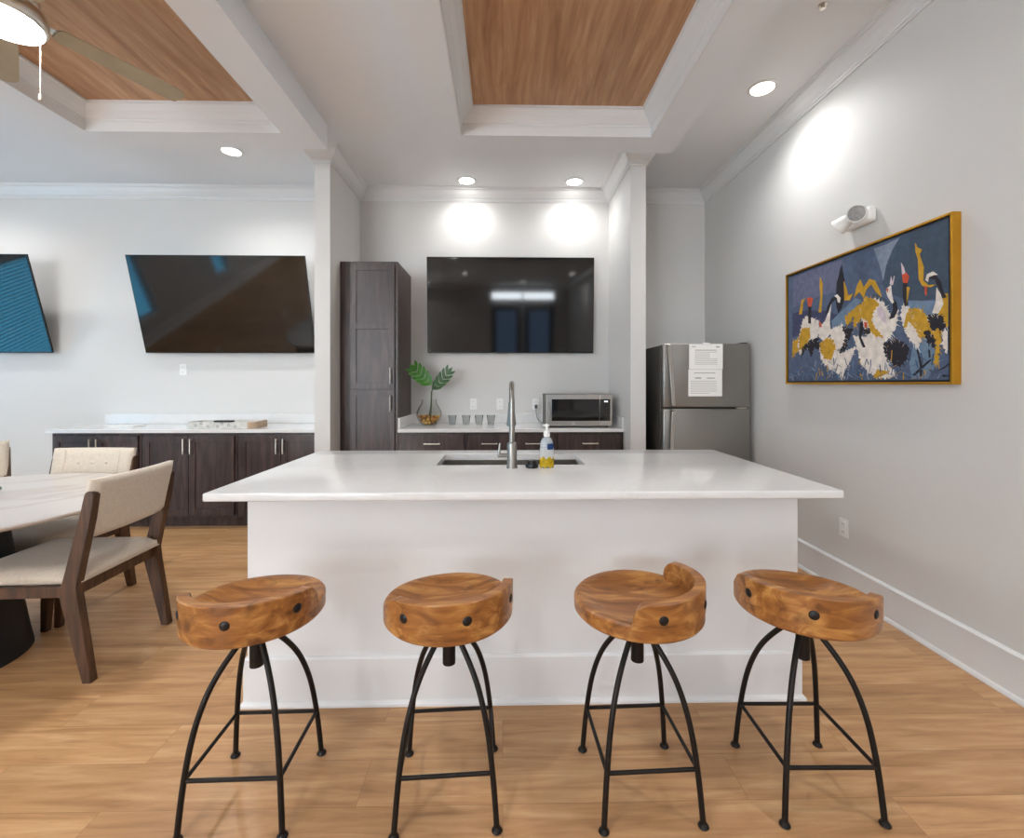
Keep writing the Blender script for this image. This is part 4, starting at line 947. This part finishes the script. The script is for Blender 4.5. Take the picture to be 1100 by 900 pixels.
def make_chair(label, loc, rz):
    """local: faces +y, rear feet at y = 0"""
    t = thing('dining_chair', label, 'chair', loc, rz, 'oatmeal upholstered dining chairs with walnut legs')
    hw_ = 0.245
    for s in (-1, 1):
        prof = [(-0.004, 0.0), (0.036, 0.0), (0.085, 0.19), (0.132, 0.375), (0.126, 0.43), (0.094, 0.56), (0.052, 0.72), (0.027, 0.838), (0.018, 0.850), (0.004, 0.853), (-0.010, 0.849), (-0.016, 0.838), (0.0, 0.72), (0.035, 0.55), (0.058, 0.43), (0.052, 0.37), (0.028, 0.22)]
        bm = NB(); a, b = sorted((s * (hw_ - 0.019), s * (hw_ + 0.019))); prism(bm, prof, 'x', a, b)
        bmesh.ops.bevel(bm, geom=bm.edges[:], offset=0.003, segments=2, affect='EDGES'); obj('back_leg', bm, M_WALNUT, t, smooth=True)
        bm = NB(); x0, x1 = sorted((s * (hw_ - 0.021), s * (hw_ + 0.019)))
        V0 = [(x0 + 0.004 , 0.566, 0), (x1 - 0.004, 0.566, 0), (x1 - 0.004, 0.598, 0), (x0 + 0.004, 0.598, 0)]; V1 = [(x0, 0.530, 0.40), (x1, 0.530, 0.40), (x1, 0.592, 0.40), (x0, 0.592, 0.40)]
        A = [bm.verts.new(p) for p in V0]; B = [bm.verts.new(p) for p in V1]; bm.faces.new(A[::-1]); bm.faces.new(B)
        for i in range(4): bm.faces.new((A[i], A[(i + 1) % 4], B[(i + 1) % 4], B[i]))
        bmesh.ops.recalc_face_normals(bm, faces=bm.faces[:]); bmesh.ops.bevel(bm, geom=bm.edges[:], offset=0.003, segments=2, affect='EDGES'); obj('front_leg', bm, M_WALNUT, t, smooth=True)
    bm = NB()
    for s in (-1, 1): a, b = sorted((s * (hw_ - 0.016), s * (hw_ + 0.012))); box(bm, a, b, 0.10, 0.55, 0.380, 0.428, 0.002)
    box(bm, -hw_ + 0.017, hw_ - 0.017, 0.548, 0.582, 0.380, 0.428, 0.002); box(bm, -hw_ + 0.017, hw_ - 0.017, 0.075, 0.105, 0.380, 0.428, 0.002)
    obj('seat_rail', bm, M_WALNUT, t)
    # seat cushion: box subdivided and puffed
    def cushion(x0, x1, y0, y1, z0, z1, puff, nx=14, ny=14, f=None, rad=0.03):
        bm = NB(); V = {}
        def surf(i, j, k):
            u, v = i / nx, j / ny
            x = x0 + (x1 - x0) * u; y = y0 + (y1 - y0) * v
            ex = min(u, 1 - u) * (x1 - x0); ey = min(v, 1 - v) * (y1 - y0); e = min(ex, ey)
            d = 1 - min(1, e / rad); zz = (z1 - z0) / 2
            h_ = zz - (zz * 0.55) * (1 - math.sqrt(max(0, 1 - d * d)))
            h_ += puff * math.sin(PI * u) ** 0.5 * math.sin(PI * v) ** 0.5 if k else 0
            p = Vector((x, y, (z0 + z1) / 2 + (h_ if k else -h_)))
            return f(p) if f else p
        us = None
        for k in (0, 1):
            for i in range(nx + 1):
                for j in range(ny + 1): V[i, j, k] = bm.verts.new(surf(i, j, k))
        for i in range(nx):
            for j in range(ny):
                bm.faces.new((V[i, j, 1], V[i + 1, j, 1], V[i + 1, j + 1, 1], V[i, j + 1, 1])); bm.faces.new((V[i, j, 0], V[i, j + 1, 0], V[i + 1, j + 1, 0], V[i + 1, j, 0]))
        for i in range(nx):
            bm.faces.new((V[i, 0, 0], V[i + 1, 0, 0], V[i + 1, 0, 1], V[i, 0, 1])); bm.faces.new((V[i + 1, ny, 0], V[i, ny, 0], V[i, ny, 1], V[i + 1, ny, 1]))
        for j in range(ny):
            bm.faces.new((V[0, j + 1, 0], V[0, j, 0], V[0, j, 1], V[0, j + 1, 1])); bm.faces.new((V[nx, j, 0], V[nx, j + 1, 0], V[nx, j + 1, 1], V[nx, j, 1]))
        bmesh.ops.recalc_face_normals(bm, faces=bm.faces[:]); return bm
    obj('seat_cushion', cushion(-hw_ + 0.002, hw_ - 0.002, 0.055, 0.60, 0.420, 0.492, 0.010), M_FABRIC, t, smooth=True, angle=70)
    # backrest: width along x, height along "y" of the cushion, bent and raked
    z0, z1 = 0.632, 0.902
    def fb(p):
        u = p.x / 0.245; v = (p.y - z0) / (z1 - z0)
        y = 0.052 - 0.052 * v - 0.020 * (1 - u * u) + p.z
        return Vector((p.x, y, p.y))
    bk = obj('backrest', cushion(-0.258, 0.258, z0, z1, -0.026, 0.026, 0.006, 20, 12, fb, 0.018), M_FABRIC, t, smooth=True, angle=70)
    for bx in (-0.09, 0.0, 0.09):
        for bz in (0.72, 0.81):
            p = fb(Vector((bx, bz, 0.0325)))
            bm = NB(); bmesh.ops.create_uvsphere(bm, u_segments=12, v_segments=8, radius=1, matrix=Matrix.Translation(p) @ Matrix.Diagonal((0.009, 0.005, 0.009, 1))); obj('button', bm, M_FABRIC, bk, smooth=True)
    bm = NB()
    for bx in (-0.175, 0.175): tube(bm, [fb(Vector((bx, z0 + 0.01 + (z1 - z0 - 0.02) * k / 8, 0.030))) for k in range(9)], 0.0022, 6)
    obj('seam', bm, M_FABRIC, bk, smooth=True)
    return t
c1 = make_chair('oatmeal linen dining chair in front, its back toward the island', (-1.836, 2.318, 0), R(92))
g_ = c1['group']
dup(c1, (-2.70, 3.08, 0), R(180), 'oatmeal linen dining chair behind the table, tufted back facing us', g_)
dup(c1, (-3.895, 3.32, 0), R(-130), 'oatmeal dining chair at the far left edge, only a sliver of its back showing', g_)

# ================================================================ ON THE SIDEBOARD
t = thing('decorative_tray', 'long low whitewashed patterned tray on the sideboard', 'tray', (-2.62, 4.40, 0.9125))
def oval(x0, x1, w_, n=10):
    pts = rrect(x0, x1, -w_, w_, 0.06, 6); return pts
bm = NB(); prism(bm, oval(-0.315, 0.315, 0.14), 'z', 0, 0.012); obj('bottom', bm, M_TRAYW, t)
bm = NB(); ol = oval(-0.320, 0.320, 0.145); sweep(bm, ol, [(0, 0), (0.012, 0), (0.012, 0.062), (0, 0.062)], closed=True)
for f in bm.faces:
    if f.calc_center_median().x > 0.19: f.material_index = 1
rim = obj('rim', bm, [M_TRAYW, M_TRAYB], t)
M_DOT = mat('tray_grey_dots', (160, 160, 156), 0.6)
for x, z in ((-0.21, 0.03), (-0.16, 0.05), (-0.10, 0.022), (-0.01, 0.022), (0.03, 0.048), (0.09, 0.034), (0.15, 0.02)):
    bm = NB(); lathe(bm, [(0.014, 0), (0.014, 0.001), (0.006, 0.001), (0.006, 0.0)], 16, closed=True); bm.transform(Matrix.Translation((x, -0.145, z)) @ Matrix.Rotation(R(90), 4, 'X')); obj('dot', bm, M_DOT, rim)
bm = NB(); box(bm, -0.085, 0.085, -0.022, 0.022, 0, 0.016, 0.005); o = obj('remote_control', bm, M_BLACK, None, loc=(-2.575, 4.262, 0.9745)); tag(o, 'slim black remote control lying on the patterned tray rim', 'remote control')
bm = NB(); prism(bm, rrect(-0.13, 0.13, -0.09, 0.09, 0.01), 'z', 0, 0.012); o = obj('folded_napkin', bm, M_WHITE, None, loc=(-3.66, 4.50, 0.9125)); tag(o, 'flat white folded cloth on the sideboard worktop left of the tray', 'cloth')
